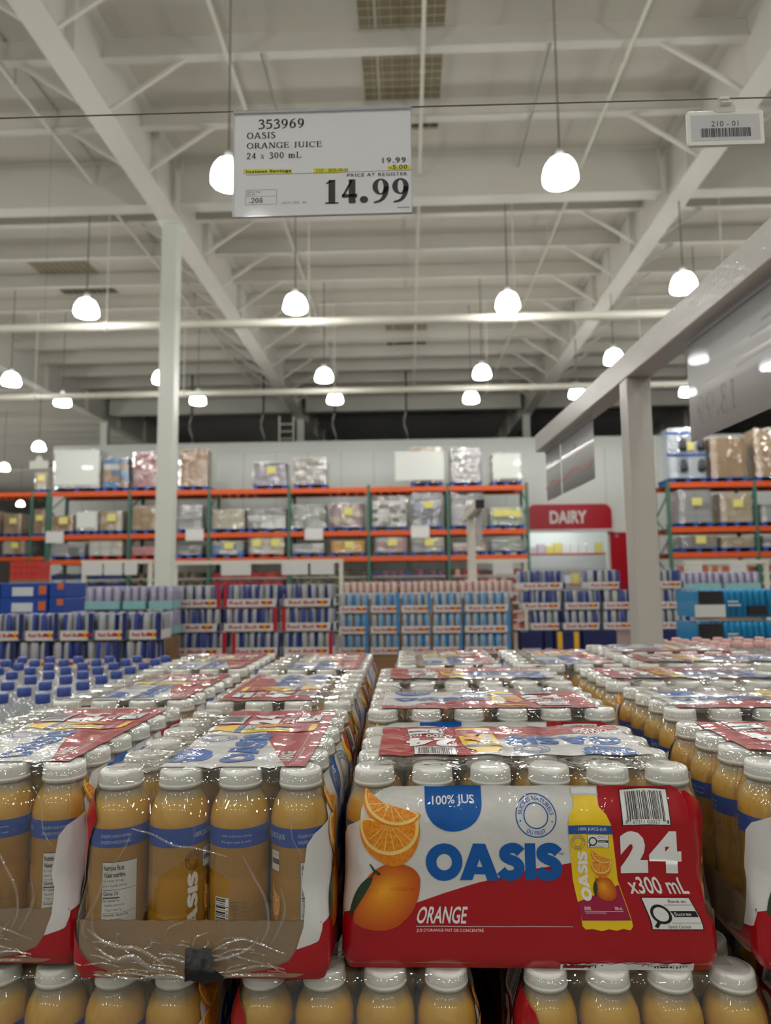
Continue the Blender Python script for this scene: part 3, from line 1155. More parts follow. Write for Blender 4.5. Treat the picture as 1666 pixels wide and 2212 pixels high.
def big_print(A, full=True):
    """the long-side artwork, laid out in photo pixels"""
    def rect(x0, x1, y0, y1):
        a, b = PX(x0, y1), PX(x1, y0)
        return a[0], b[0], a[1], b[1]

    def ft(body, x0, x1, y0, y1, mi, lay, bold=.0, res=3):
        a = rect(x0, x1, y0, y1)
        A.add(fit_text(body, a[0], a[1], a[2], a[3], bold, res), mi, lay)
    # badge
    pts = [(928, 1640 if False else 1702), (928, 1738)]
    pts += [(990.5 - 62.5 * math.cos(R_(a)), 1738 + 61 * math.sin(R_(a))) for a in range(0, 181, 9)]
    pts += [(1053, 1702)]
    A.add(s_poly(PP(pts)), BL, 2)
    ft('100% JUS', 944, 1037, 1722, 1746, WW, 3, .012)
    c = PX(1170, 1766)
    stamp(A, c[0], c[1], 45 / 2190.0, BL, 2)
    a = rect(928, 1219, 1825, 1906)
    oasis(A, a[0], a[1], a[2], a[3], BL, 3)
    ft('MD', 1217, 1227, 1845, 1850, BL, 2)
    ft('ORANGE', 931, 1027, 1962, 1999, WW, 3, .018)
    a = rect(931, 1230, 2004, 2005)
    A.add(s_rect(a[0], a[1], a[2], a[3]), WW, 3)
    ft("JUS D'ORANGE FAIT DE CONCENTRÉ", 932, 1060, 2008, 2018, WW, 3, .005)
    # bottle picture
    body = [(1254, 1722), (1306, 1722), (1307, 1745), (1322, 1762), (1331, 1785), (1338, 1880), (1343, 2003), (1338, 2011), (1325, 2008), (1312, 2012), (1298, 2009), (1284, 2013), (1268, 2009), (1254, 2010), (1248, 2003), (1243, 1880), (1238, 1785), (1242, 1764), (1254, 1748)]
    A.add(s_poly(PP(body)), YE, 4)
    A.add(s_poly(PP([(1250, 1704), (1308, 1704), (1309, 1724), (1251, 1724)])), GY, 5)
    A.add(s_poly(PP([(1252, 1707), (1306, 1707), (1306, 1720), (1253, 1720)])), WW, 5.5)
    A.add(s_poly(PP([(1238, 1785), (1331, 1785), (1333, 1804), (1238.5, 1804)])), NB, 5)
    ft('100% JUICE-JUS', 1260, 1320, 1790, 1798, WW, 6)
    A.add(s_poly(PP([(1245, 1952), (1280, 1938), (1338, 1914), (1341, 1990), (1248, 1991)])), MR, 5)
    a = rect(1256, 1277, 1843, 1949)
    oasis(A, a[0], a[1], a[2], a[3], WW, 6, vertical=True)
    c = PX(1258, 1822)
    stamp(A, c[0], c[1], 16 / 2190.0, NB, 5)

    def TB(u, v):
        return PX(1278 + 46 * u, 1834 - 29 * v)
    sugar_mark(A, TB, 5)

    def TO(px, py):
        return PX(1283 + (px - 783) * .33, 1838 + (py - 1703) * .355)
    orange_stack(A, TO, .34, 7)
    ft('ORANGE', 1256, 1269, 1961, 1968, WW, 6, .02)
    ft('300 mL', 1316, 1331, 1961, 1968, WW, 6, .02)
    a = rect(1256, 1331, 1970.2, 1971)
    A.add(s_rect(*a), WW, 6)
    ft('ORANGE JUICE FROM CONCENTRATE', 1257, 1297, 1973, 1977, WW, 6, 0, 1)
    # bar code
    a = rect(1354, 1459, 1708, 1785)
    A.add(s_rect(*a), BK, 4)
    a = rect(1356, 1457, 1710, 1783)
    A.add(s_rect(*a), WW, 5)
    a = rect(1366, 1448, 1714, 1776)
    A.add(s_barcode(a[0], a[1], a[2], a[3], 30), BK, 6)
    a = rect(1374, 1442, 1772, 1783)
    A.add(s_rect(*a), WW, 7)
    ft('67311 02027', 1378, 1437, 1773, 1781, BK, 8)
    ft('0', 1362, 1366, 1773, 1780, BK, 8)
    ft('1', 1451, 1454, 1773, 1780, BK, 8)
    # 24 x 300 mL
    ft('2', 1347, 1406, 1797, 1889, WW, 4, .085)
    ft('4', 1409, 1477, 1797, 1889, WW, 4, .055)
    ft('x300 mL', 1357, 1478, 1897, 1934, WW, 4, .015)

    def TH(u, v):
        return PX(1374 + 98 * u + (1 - v) * 4, 2010 - 70 * v)
    sugar_mark(A, TH, 4)
    if full:
        orange_stack(A, lambda x, y: PX(x, y), 1.0, 4)


# ---------------------------------------------------------------- skin of a case
AL, AS_ = LX - 2 * RC, WY - 2 * RC
ARC = PI * RC / 2
QS = AL / 2 + ARC + AS_ / 2          # arc length from middle of a long side to middle of a short end
_D = [(-.01, .004), (0, .0035), (.003, .0005), (.010, -.0017), (.035, -.0020), (.055, -.0012), (.075, 0), (.125, -.0004), (.140, -.0006), (.150, .0012), (.160, .0044), (.167, .0070), (.181, .0080), (.187, .0105), (.20, .0105)]


def inset(v):
    for (a, b), (c, d) in zip(_D, _D[1:]):
        if v <= c:
            t = (v - a) / (c - a)
            return b + (d - b) * max(0, min(1, t))
    return _D[-1][1]


def plan(s, d, rc=RC):
    """point of the case outline at arc length s (0 = middle of the -Y side, growing to +X), inset d, corner radius rc"""
    P = 2 * (AL + AS_) + 4 * ARC
    s = (s + P * 2) % P
    rr = max(rc - d, .0005)
    kl, ks = (LX / 2 - rc) / (AL / 2), (WY / 2 - rc) / (AS_ / 2)
    segs = [('f', AL / 2), ('a', ARC), ('f', AS_), ('a', ARC), ('f', AL), ('a', ARC), ('f', AS_), ('a', ARC), ('f', AL / 2)]
    hx, hy = LX / 2 - d, WY / 2 - d
    corners = [(LX / 2 - rc, -WY / 2 + rc), (LX / 2 - rc, WY / 2 - rc), (-LX / 2 + rc, WY / 2 - rc), (-LX / 2 + rc, -WY / 2 + rc)]
    k = 0
    for kind, l in segs:
        if s <= l or k == 8:
            break
        s -= l
        k += 1
    if kind == 'a':
        i = (k - 1) // 2
        c = corners[i]
        t = R_(-90 + 90 * i) + s / ARC * PI / 2
        return Vector((c[0] + rr * math.cos(t), c[1] + rr * math.sin(t), 0)), Vector((math.cos(t), math.sin(t), 0)), 0.0
    if k == 0:
        q, n = s * kl, (0, -1)
        p = (q, -hy)
    elif k == 2:
        q, n = (-AS_ / 2 + s) * ks, (1, 0)
        p = (hx, q)
    elif k == 4:
        q, n = (AL / 2 - s) * kl, (0, 1)
        p = (q, hy)
    elif k == 6:
        q, n = (AS_ / 2 - s) * ks, (-1, 0)
        p = (-hx, q)
    else:
        q, n = (-AL / 2 + s) * kl, (0, -1)
        p = (q, -hy)
    return Vector((p[0], p[1], 0)), Vector((n[0], n[1], 0)), math.cos(PI * q / PT) ** 2


def skin(s, v, off=0.0):
    rc = .011 + (RC - .011) * max(0, min(1, (v - .045) / .04))
    p, n, sc = plan(s, inset(v), rc)
    g = max(0, min(1, (v - .125) / .035))
    dip = sc * (.0012 * max(0, min(1, (v - .06) / .03)) + .0045 * g)
    wr = noise.noise((s * 40, v * 30, 1.3)) * .0004 + noise.noise((s * 20, v * 12, 7.7)) * .0009
    return p + n * (off - dip + wr) + Vector((0, 0, v))


CAPS = [((i - 2.5) * PT, (j - 1.5) * PT) for i in range(6) for j in range(4)]
CR = .0215


def drape(x, y):
    i = min(5, max(0, round(x / PT + 2.5)))
    j = min(3, max(0, round(y / PT + 1.5)))
    r = math.hypot(x - (i - 2.5) * PT, y - (j - 1.5) * PT)
    sag = 0
    if r > CR:
        sag = min(.0045, (r - CR) * .24)
    if abs(x) < .16:
        e_ = max(0, min(1, (y + .085) / .02))
        sag *= 1 - .62 * e_ * min(1, (.16 - abs(x)) / .02)
    w_ = noise.noise((x * 70, y * 70, .5)) * .0006 + noise.noise((x * 24, y * 31, 4)) * .0007
    if r < CR - .002:
        w_ = abs(w_) * .5
    return HT - sag * 1.0 + w_


def film_mesh(name, mat, hole=None):
    ss = []
    fine = hole is not None
    P = 2 * (AL + AS_) + 4 * ARC
    NL, NS, NA = 48, (90 if fine else 32), 6
    s = 0
    for k, (l, n) in enumerate([(AL, NL), (ARC, NA), (AS_, NS), (ARC, NA)] * 2):
        for i in range(n):
            ss.append(s - AL / 2 + l * i / n)
        s += l
    n = len(ss)
    vv = [.001, .004, .010, .025, .04, .055, .067, .08, .095, .11, .122, .132, .14, .148, .156, .162, .168, .175, .181]
    if fine:
        vv = [.001, .004, .010] + [.016 + .003 * i for i in range(36)] + [.128, .134, .14, .148, .156, .162, .168, .175, .181]
    mb = MB()
    V = [skin(s, v) for v in vv for s in ss]
    K = 24
    for k in range(K + 1):
        d = .0105 + (WY / 2 - .0115) * k / K
        for s in ss:
            p, nn, sc = plan(s, d)
            p = p - nn * (sc * .0057 * max(0, 1 - k / 3))
            V.append(Vector((p.x, p.y, drape(p.x, p.y) - (.0035 if k == 0 else 0))))
    F = []
    rows = len(vv) + K + 1
    for r in range(rows - 1):
        for i in range(n):
            j = (i + 1) % n
            if hole and r < len(vv) - 1:
                smid, vmid = ss[i], (vv[r] + vv[r + 1]) / 2
                if hole(smid, vmid):
                    continue
            F.append((r * n + i, r * n + j, (r + 1) * n + j, (r + 1) * n + i))
    mb.add(V, F, 0, True)
    return mb.mesh(name, mat)


m_wrap = film('shrink_film', haze=0.028, bump=1.0, bscale=52, spec=.085, rough=.012, bdist=.0013)
m_torn = film('torn_film', haze=0.10, bump=1.0, bscale=120, spec=.2, rough=.03, bdist=.001)


def e2s(e):
    a = abs(e)
    r = a if a <= AS_ / 2 else AS_ / 2 + RC * math.asin(min(1, (a - AS_ / 2) / RC))
    return math.copysign(r, e)


def tear(s, v):                       # the opening ripped in the near short end
    e = s - QS
    if abs(e) > .09:
        return False
    lo = .050 - .25 * (e + .02) ** 2 / .09 + noise.noise((e * 60, 2, 0)) * .006
    return -.040 < e - .2 * (v - .1) < .030 and .022 + .5 * abs(e) < v < .112 - .6 * abs(e + .01)


me_film = film_mesh('shrink_wrap', m_wrap)
me_film_torn = film_mesh('shrink_wrap_torn', m_wrap, tear)

# ---------------------------------------------------------------- printed sleeve (front, back and top)
def es(px, py):
    """point on a short end, read off the photographed end of the taped case: arc length from the end's middle, height"""
    e, v = (px - 458) / 2090.0, (2113 - py) / 2290.0
    rc = .011 + (RC - .011) * max(0, min(1, (v - .045) / .04))
    fl = WY / 2 - rc
    a = abs(e)
    if a <= fl:
        r = a * (AS_ / 2) / fl
    else:
        r = AS_ / 2 + ARC * math.asin(min(.98, (a - fl) / rc)) / (PI / 2)
    return math.copysign(r, e), v


lapR = [(QS + r, v) for r, v in (es(*q) for q in ((203, 1728), (230, 1756), (240, 1778), (222, 1830), (214, 1890), (205, 1950), (200, 1990), (206, 2030), (220, 2062), (245, 2086), (292, 2106), (289, 2118)))]
lapL = [(-QS + r, v) for r, v in (es(*q) for q in ((520, 2118), (510, 2112), (600, 2091), (640, 2074), (655, 2050), (664, 2020), (670, 1985), (671, 1945), (665, 1905), (670, 1870), (674, 1834), (688, 1812), (712, 1790)))]
outline = list(lapL)
outline += [(-.168, .153), (-.158, .163), (-.145, .170)]
for i in range(49):
    s = -.135 + .285 * i / 48
    outline.append((s, .1725 + .0012 * math.cos(2 * PI * (s / PT - .5))))
outline += [(.160, .168)] + lapR
A = Art()
A.add(s_poly(outline), W_, 0)
red = lapL[:5] + [(-.197, .036), (-.186, .050), (-.170, .0535), (-.160, .0545), (-.152, .051), (-.12, .055), (-.107, .061), (-.08, .071), (-.048, .081), (0, .0925), (.043, .0995), (.075, .104), (.0755, .1735)]
red += [(s, v) for s, v in outline if s > .078 and v > .1655 and s < .162] + lapR
A.add(s_poly(red), RD, 1)
big_print(A, True)
# strip on the lower edge
LAY = .0002


def side_map(back):
    P = 2 * (AL + AS_) + 4 * ARC
    return lambda u, v, l: skin(u + (P / 2 if back else 0), v, .0009 + l * LAY)


us = [-.30 + .0055 * i for i in range(110)]
vs_ = [.007 * i for i in range(1, 25)]
me_front = A.mesh('sleeve_front', PRINT, side_map(False), us, vs_)
A2 = Art()
A2.items = [x for x in A.items]
me_back = A2.mesh('sleeve_back', PRINT, side_map(True), us, vs_)

# top panel: the same print, no fruit, reading towards -Y
A = Art()
u0, u1, v0, v1 = -.118, .185, .024, .170
A.add(s_rect(u0, u1, v0, v1), W_, 0)
A.add(s_poly([(u0, .045), (-.107, .048), (-.06, .064), (0, .084), (.043, .0955), (.075, .104), (.0755, v1), (u1, v1), (u1, v0), (u0, v0)]), RD, 1)
big_print(A, False)


def top_map(u, v, l):
    x = -(u - (u0 + u1) / 2) * 1.02 + .002
    y = -(v - v0) * 1.03 + .098
    return Vector((x, y, drape(x, y) + .0008 + l * LAY))


me_top = A.mesh('sleeve_top', PRINT, top_map, [u0 + .0045 * i for i in range(1, 67)], [v0 + .0045 * i for i in range(1, 33)],
                clip=[((u0, 0, 0), (-1, 0, 0)), ((u1, 0, 0), (1, 0, 0)), ((0, v0, 0), (0, -1, 0)), ((0, v1, 0), (0, 1, 0))])

# ---------------------------------------------------------------- bottle, cap, label
def juice_mat():
    m = pm('juice_in_bottle', srgb(190, 146, 60), 0.35, coat=1.0, var=0)
    nt = m.node_tree
    b = nt.nodes['Principled BSDF']
    b.inputs['Subsurface Weight'].default_value = 0.0
    tc = nt.nodes.new('ShaderNodeTexCoord')
    sp = nt.nodes.new('ShaderNodeSeparateXYZ')
    nt.links.new(tc.outputs['Object'], sp.inputs[0])
    cr = nt.nodes.new('ShaderNodeValToRGB')  # lit shoulders and shaded lower body painted into the ramp; greyer plastic neck
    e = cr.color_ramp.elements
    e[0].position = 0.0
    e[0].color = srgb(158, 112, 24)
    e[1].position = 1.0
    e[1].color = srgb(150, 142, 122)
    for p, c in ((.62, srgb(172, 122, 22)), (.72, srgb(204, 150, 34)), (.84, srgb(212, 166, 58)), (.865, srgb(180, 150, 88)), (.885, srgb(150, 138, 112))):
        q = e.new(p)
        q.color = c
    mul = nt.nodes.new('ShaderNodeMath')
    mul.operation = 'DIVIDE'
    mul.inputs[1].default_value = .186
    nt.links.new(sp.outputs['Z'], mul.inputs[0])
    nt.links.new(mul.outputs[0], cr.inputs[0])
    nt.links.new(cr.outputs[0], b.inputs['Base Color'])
    return m


m_juice = juice_mat()
m_cap = pm('cap_white', srgb(236, 236, 228), 0.35, var=0.02, nscale=60, spec=.4)
m_label_b = pm('label_blue', srgb(14, 74, 164), 0.35, coat=.3, var=0)
m_label_k = pm('label_black', srgb(45, 42, 36), 0.4, var=0)
m_label_w = pm('label_white', srgb(232, 230, 222), 0.35, coat=.5, var=0, trans=.12)
m_label_txt = pm('label_lettering_pale', srgb(200, 210, 228), .4, var=0)
m_label_br = pm('label_lettering_brown', srgb(92, 66, 24), .4, var=0)
m_label_ring = pm('groove_glint', srgb(232, 206, 140), .1, coat=1, var=0)

prof = [(0.0, .004), (.018, .0025), (.024, 0), (.0288, .004), (.0300, .010), (.0302, .03), (.0302, .052), (.0296, .054), (.0302, .056), (.0302, .086), (.0296, .088), (.0302, .090), (.0302, .134), (.0300, .140), (.0291, .146), (.0273, .152), (.0246, .158), (.0220, .1625), (.0203, .166), (.0197, .168), (.0215, .1685), (.0215, .170), (.0195, .1705), (.0195, .176)]
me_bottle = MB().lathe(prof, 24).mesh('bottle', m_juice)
capp = [(.0210, .1700), (.0218, .1705), (.0218, .1727), (.0210, .1731), (.0214, .1738), (.0212, .1822), (.0204, .1846), (.0190, .1855), (.012, .1853), (0, .1852)]
me_cap = MB().lathe(capp, 96, rmod=lambda i, k: (1.0 if k % 2 else .985) if 4 <= i <= 5 else 1.0).mesh('cap', m_cap)
me_cap_lo = MB().lathe([capp[0], capp[1], capp[4], capp[5], capp[6], capp[7], capp[9]], 24).mesh('cap_plain', m_cap)

RL = .0304
LB = [m_label_b, m_label_k, m_label_w, m_label_txt, m_label_br, m_or_rind, m_or_pulp, m_or_pith, m_print_g, m_print_m, m_or_dark, m_or_light] + ORANGES
lb_map = {RI: 5, PU: 6, PI_: 7, GR: 8, DK: 10, LI: 11, **{15 + i: 12 + i for i in range(12)}}
A = Art()
circ = 2 * PI * RL


def deg(a):
    return a / 360.0 * circ


A.add(s_rect(0, circ, .1166, .1345), 0, 0)
for a, t1, t2 in ((112, 'EXCELLENT SOURCE OF VITAMIN C', 'EXCELLENTE SOURCE DE VITAMINE C'), (222, 'Shake well before serving', 'Bien agiter avant de servir')):
    A.add(fit_text(t1, deg(a - 28), deg(a + 28), .1262, .1290, 0, 1), 3, 1)
    A.add(fit_text(t2, deg(a - 28), deg(a + 28), .1205, .1233, 0, 1), 3, 1)
A.add(fit_text('100% JUICE-JUS', deg(2), deg(58), .1225, .1285, .005), 3, 1)
# nutrition panel
A.add(s_rect(deg(88), deg(152), .020, .1035), 1, 0)
A.add(s_rect(deg(88.8), deg(151.2), .0206, .1029), 2, 1)
lines = [('Nutrition Facts', .0952, .0050, .62, .03), ('Valeur nutritive', .0888, .0050, .66, .03), ('Per 1 bottle (300 mL)', .0838, .0034, .62, 0), ('pour 1 bouteille (300 mL)', .0792, .0034, .72, 0),
         ('Calories 130', .0718, .0042, .46, .02), ('Fat / Lipides 0 g', .0655, .0033, .48, .01), ('Saturated / saturés 0 g', .0612, .0033, .6, 0), ('+ Trans / trans 0 g', .0569, .0033, .52, 0),
         ('Carbohydrate / Glucides 30 g', .0520, .0033, .76, .015), ('Fibre / Fibres 0 g', .0477, .0033, .5, 0), ('Sugars / Sucres 25 g', .0434, .0033, .58, 0),
         ('Protein / Protéines 2 g', .0385, .0033, .62, .015), ('Cholesterol / Cholestérol 0 mg', .0338, .0033, .8, .015), ('Sodium 10 mg', .0291, .0033, .4, .015)]
xa_, xb_ = deg(91), deg(150)
for t, y, h, k, b in lines:
    ind = .04 if t[0] in '+SF' and t.startswith(('+', 'Sat', 'Fib', 'Sug')) else 0
    A.add(fit_text(t, xa_ + (xb_ - xa_) * ind, xa_ + (xb_ - xa_) * (ind + k), y, y + h, b, 1), 1, 2)
for y, hh in ((.0770, .0004), (.0693, .0012), (.0557, .0003), (.0423, .0003), (.0374, .0003), (.0327, .0003), (.0278, .0008)):
    A.add(s_rect(xa_, xb_ if hh < .001 else xa_ + (xb_ - xa_) * .5, y, y + hh), 1, 2)
# brand word, stamp, fruit, small print, bar code
A2 = Art()
oasis(A2, deg(-9), deg(11), .020, .0905, 0, 1, vertical=True)
for sh, mi, l in A2.items:
    A.add(sh, 2, l)
A2 = Art()
stamp(A2, deg(2), .1025, .0088, 0, 1)
for sh, mi, l in A2.items:
    A.add(sh, 4, l)
A2 = Art()
orange_stack(A2, lambda x, y: (deg(26) + (x - 783) * .000085, .0185 + (2014 - y) * .00020), .5, 1)
for sh, mi, l in A2.items:
    A.add(sh, lb_map[mi], 1 + (l - 1) * .5)
A.add(s_rect(deg(22), deg(46), .0925, .1120), 1, 0)
A.add(s_rect(deg(22.6), deg(45.4), .0929, .1116), 2, 1)
A.add(s_rect(deg(25), deg(45), .0995, .1040), 1, 2)
A.add(fit_text('High in / Élevé en', deg(25), deg(44), .1070, .1094, 0, 1), 1, 2)
A.add(fit_text('Sugars / Sucres', deg(27), deg(44), .1005, .1028, 0, 1), 2, 3)
A.add(s_rect(deg(180), deg(209), .020, .0700), 2, 0)
A2 = s_barcode(.021, .0690, deg(181.5), deg(203), 26, 5)
A.add(([(y, x) for x, y in A2[0]], A2[1]), 1, 1)
tv, tf = fit_text('67311 02011', .022, .062, 0, .0022, 0, 2)
A.add(([(deg(208.2) - y, x) for x, y in tv], tf), 1, 1)
A.add(s_join(s_rect(deg(213), deg(228), .066, .0666), s_rect(deg(213), deg(228), .044, .0446), s_rect(deg(213), deg(213.6), .044, .0666), s_rect(deg(227.4), deg(228), .044, .0666)), 4, 0)
for t, y, k in (('RECYCLED', .0615, .0026), ('PLASTIC', .058, .0026), ('25%', .0525, .0042), ('PLASTIQUE', .0490, .0026), ('RECYCLÉ', .0455, .0026)):
    A.add(fit_text(t, deg(215 if t != '25%' else 216.5), deg(226 if t != '25%' else 224.5), y, y + k, .01, 1), 4, 0)
for i, t in enumerate(('THIS BOTTLE', 'CONTAINS 25%', 'RECYCLED PLASTIC.', 'CETTE BOUTEILLE', 'CONTIENT 25% DE', 'PLASTIQUE RECYCLÉ')):
    A.add(fit_text(t, deg(231), deg(231 + len(t)), .0635 - i * .0042, .0661 - i * .0042, 0, 1), 4, 0)
A.add(fit_text('PRODUCT OF CANADA', deg(218), deg(246), .0390, .0420, .01, 1), 1, 0)
A.add(fit_text('02:14', deg(318), deg(336), .1445, .1475, 0, 2), 4, 0) if False else None


def label_map(u, v, l):
    t = u / RL
    return Vector((math.cos(t) * (RL + l * .00012), math.sin(t) * (RL + l * .00012), v))


me_label = A.mesh('bottle_label', LB, label_map, [deg(a) for a in range(0, 360, 8)], [])
A = Art()
A.add(s_rect(0, circ, .1166, .1345), 0, 0)
A.add(s_rect(deg(88.8), deg(151.2), .0206, .1029), 2, 1)
oA = Art()
oasis(oA, deg(-9), deg(11), .020, .0905, 0, 1, vertical=True)
for sh, mi, l in oA.items:
    A.add(sh, 2, l)
me_label_lo = A.mesh('bottle_label_plain', LB, label_map, [deg(a) for a in range(0, 360, 15)], [])

# date code on a shoulder
# ---------------------------------------------------------------- cardboard tray
m_card = pm('kraft_board', srgb(152, 124, 92), 0.8, var=0.10, nscale=90, bump=.15, bscale=400)
m_card_e = pm('kraft_edge', srgb(120, 92, 60), 0.9, var=0.3, nscale=500)


def tray_mesh():
    mb = MB()
    hx, hy, t, h = LX / 2 - .0004, WY / 2 - .0004, .0018, .052
    P = 2 * (AL + AS_) + 4 * ARC
    mb.box(-hx + .006, hx - .006, -hy + .006, hy - .006, .0005, .0025)
    for sgn in (-1, 1):                # end walls with rounded lower corners and folded side flaps
        vs, fs = [], []
        rows = [(-.112, .006), (-.118, .02), (-.118, h)]
        x0 = sgn * (hx + .0012)
        pts = []
        for k in range(9):
            a = R_(180 + 90 * k / 8)
            pts.append((-.118 + .03 + .03 * math.cos(a), .031 + .03 * math.sin(a)))
        for k in range(9):
            a = R_(270 + 90 * k / 8)
            pts.append((.118 - .03 + .03 * math.cos(a), .031 + .03 * math.sin(a)))
        pts += [(.118, h)] + [(.118 - .236 * i / 40, h + .0006 * math.sin(i * 2.1)) for i in range(1, 40)] + [(-.118, h)]
        n = len(pts)
        mb.add([(x0, y, z) for y, z in pts] + [(x0 - sgn * t, y, z) for y, z in pts],
               [tuple(range(n)), tuple(reversed(range(n, 2 * n)))], 0)
        mb.add([(x0, y, z) for y, z in pts] + [(x0 - sgn * t, y, z) for y, z in pts], [(i, i + n, (i + 1) % n + n, (i + 1) % n) for i in range(n)], 1)
        mb.box(-hx + .006, hx - .006, sgn * (hy + .0002) - t / 2, sgn * (hy + .0002) + t / 2, .004, h - .004)
    return mb.mesh('cardboard_tray', [m_card, m_card_e])


me_tray = tray_mesh()
m_tape = pm('tape_black', srgb(12, 12, 12), .4, coat=.1, var=.2, nscale=60, bump=.5, bscale=120)


def juice_case(loc, rot, label, front_end=None, facing=(), keep=lambda i, j: True, detailed=True, top=True, torn=False):
    """front_end: which local side faces the viewer ('x+', 'x-', 'y-', 'y+')"""
    root = empty('juice_case', loc, R_(rot))
    tag(root, label, 'juice case', 'shrink-wrapped cases of bottled orange juice')
    obj('cardboard_tray', me_tray, root)
    obj('shrink_wrap', me_film_torn if torn else me_film, root)
    sl = obj('printed_sleeve', me_front, root)
    obj('back_panel', me_back, sl)
    if top:
        obj('top_panel', me_top, sl)
    wr = R_(rot)
    for i in range(6):
        for j in range(4):
            if not keep(i, j):
                continue
            x, y = (i - 2.5) * PT, (j - 1.5) * PT
            b = obj('bottle', me_bottle, root, (x, y, .002))
            edge = i in (0, 5) or j in (0, 3)
            a = random.uniform(0, 2 * PI)
            fk = (i, j)
            if fk in facing:
                # label angle that points to the viewer (-Y in the world)
                a = R_(-90 - facing[fk]) - wr
            b.rotation_euler = (0, 0, a)
            near = detailed and edge
            obj('cap', me_cap if detailed else me_cap_lo, b)
            if edge:
                obj('bottle_label', me_label if near else me_label_lo, b)
    return root


def date_code(root):
    """printed time on the shoulder of the second bottle"""
    tv, tf = fit_text('02:14', -.0095, .0095, .1400, .1428, 0, 2)
    V = []
    for x, z in tv:
        r = .0300 - max(0, z - .138) * .25 + .0003
        t = R_(-90 + 22) + x / .03
        V.append((r * math.cos(t), r * math.sin(t), z))
    for b in root.children:
        if b.name.startswith('bottle') and abs(b.location.x - 2.5 * PT) < .001 and abs(b.location.y + .5 * PT) < .001:
            o = MB().add(V, tf, 0).build('date_code', m_label_br, b)
            o.rotation_euler = (0, 0, -b.rotation_euler.z - root.rotation_euler.z)


def lower_strip(root):
    """white overlapped edge of the print with bar-code ends, under the front side"""
    a = Art()
    edge = [(.027 + .117 * i / 24, .0040 + .0008 * math.sin(i * 1.9) + .00006 * i) for i in range(25)]
    a.add(s_poly([(.027, -.0035), (.144, -.0035)] + edge[::-1]), WW, 2)
    rnd = random.Random(4)
    for i in range(40):
        x = .030 + .11 * i / 40
        a.add(s_rect(x, x + rnd.uniform(.0004, .0018), rnd.uniform(-.002, 0), rnd.uniform(.0008, .0028)), BK, 4)
    a.add(s_stroke([(x, y) for x, y in edge], .0006), BK, 4)
    obj('overlap_strip', a.mesh('overlap_strip', PRINT, side_map(False), us, ()), [c for c in root.children if c.name.startswith('printed_sleeve')][0])


def end_facing(angs):
    """labels of the four bottles of the local +X end, listed from the viewer's left"""
    return {(5, j): a for j, a in enumerate(angs)}

# ---------------------------------------------------------------- the pallets of juice
ZB1 = CZ - .376                       # underside of the top layer in the second column
cases = {}


def put(cx, y_axis, ztop, rot, label, **kw):
    """cx centre; y_axis the front row of bottles; ztop the caps"""
    long_side = rot % 180 == 0
    dep = WY if long_side else LX
    y = y_axis - PT / 2 + dep / 2
    return juice_case((cx, y, CZ + ztop - HT), rot, label, **kw)


fB = end_facing([97, 318, 216, 80])
fA = end_facing([30, 250, 215, 97])
case_b = put(-.206, .733, -.188, -90, 'juice case end-on at the front, four bottles over a torn kraft tray with black tape', facing=fB, torn=True)
put(-.464, .757, -.188, -90, 'juice case cut by the left edge at the front, bottles and nutrition panel showing', facing=fA, torn=True)
case_c = put(.116, .770, -.196, 0, 'front juice case showing its whole red and white side with the stacked oranges print')
put(.524, .755, -.188, 0, 'juice case cut by the right edge at the front, white bulging end of the print', facing={(0, 0): 40, (0, 1): -30, (0, 2): -60, (0, 3): 100})
put(-.207, 1.113, -.185, 90, 'juice case behind the taped one, red half of its top print on the left')
put(-.207, 1.493, -.183, -90, 'juice case last in the column behind the taped one', detailed=False)
put(-.464, 1.138, -.186, -90, 'juice case second in the far left column, in front of the water bottles')
put(-.464, 1.518, -.183, -90, 'juice case last in the far left column', detailed=False)
put(.116, 1.028, -.182, 180, 'juice case right behind the one with stacked oranges, top print upright')
put(.116, 1.286, -.181, 0, 'juice case third in the middle column, top print upside down', detailed=False)
put(.087, 1.544, -.181, -90, 'juice case end-on at the back of the middle column, left one of two', detailed=False)
put(.347, 1.544, -.181, -90, 'juice case end-on at the back of the middle column, right one of two', detailed=False)
put(.535, 1.015, -.181, 180, 'juice case second in the right column, top print upright with blue badge')
put(.526, 1.274, -.181, 0, 'juice case third in the right column, red end of its top print on the left', detailed=False)
put(.669, 1.532, -.181, 0, 'juice case fourth in the right column, one before the last', detailed=False)
put(.669, 1.791, -.181, 180, 'juice case last and farthest in the right column', detailed=False)
date_code(case_b)
lower_strip(case_c)
# second layer, seen under the front edge
ZT2 = -.3865
for cx, y, lb, fc in ((-.612, .75, 'juice case in the lower layer at the far left, only bottle shoulders seen', None), (-.336, .75, 'juice case in the lower layer under the taped case, four bottle shoulders seen', None),
                      (-.060, .75, 'lower juice case with a white flap of print at its right', None), (.226, .75, 'lower juice case with a red flap of print at its left, under the oranges print', None),
                      (.506, .76, 'juice case in the lower layer in the dark at the right edge', None)):
    put(cx, y, ZT2, -90, lb, keep=lambda i, j: i > 3, top=False)
m_carton_base = pm('plain_carton', srgb(150, 118, 84), .8, var=.1, nscale=6)


def base_carton(x0, x1, y0, y1, z0, z1, label):
    o = empty('base_carton', ((x0 + x1) / 2, (y0 + y1) / 2, z0))
    hx, hy, h = (x1 - x0) / 2, (y1 - y0) / 2, z1 - z0
    bevelled(MB().box(-hx, hx, -hy, hy, 0, h).build('carton_body', m_carton_base, o), .006)
    MB().box(-.03, .03, -hy - .001, hy + .001, .02, h + .001).build('packing_tape', pm('tape_tan', srgb(176, 142, 98), .3, var=.05), o)
    tag(o, label, 'carton')
    return o


m_pal = pm('pallet_wood', srgb(168, 132, 92), .8, var=.2, nscale=14)


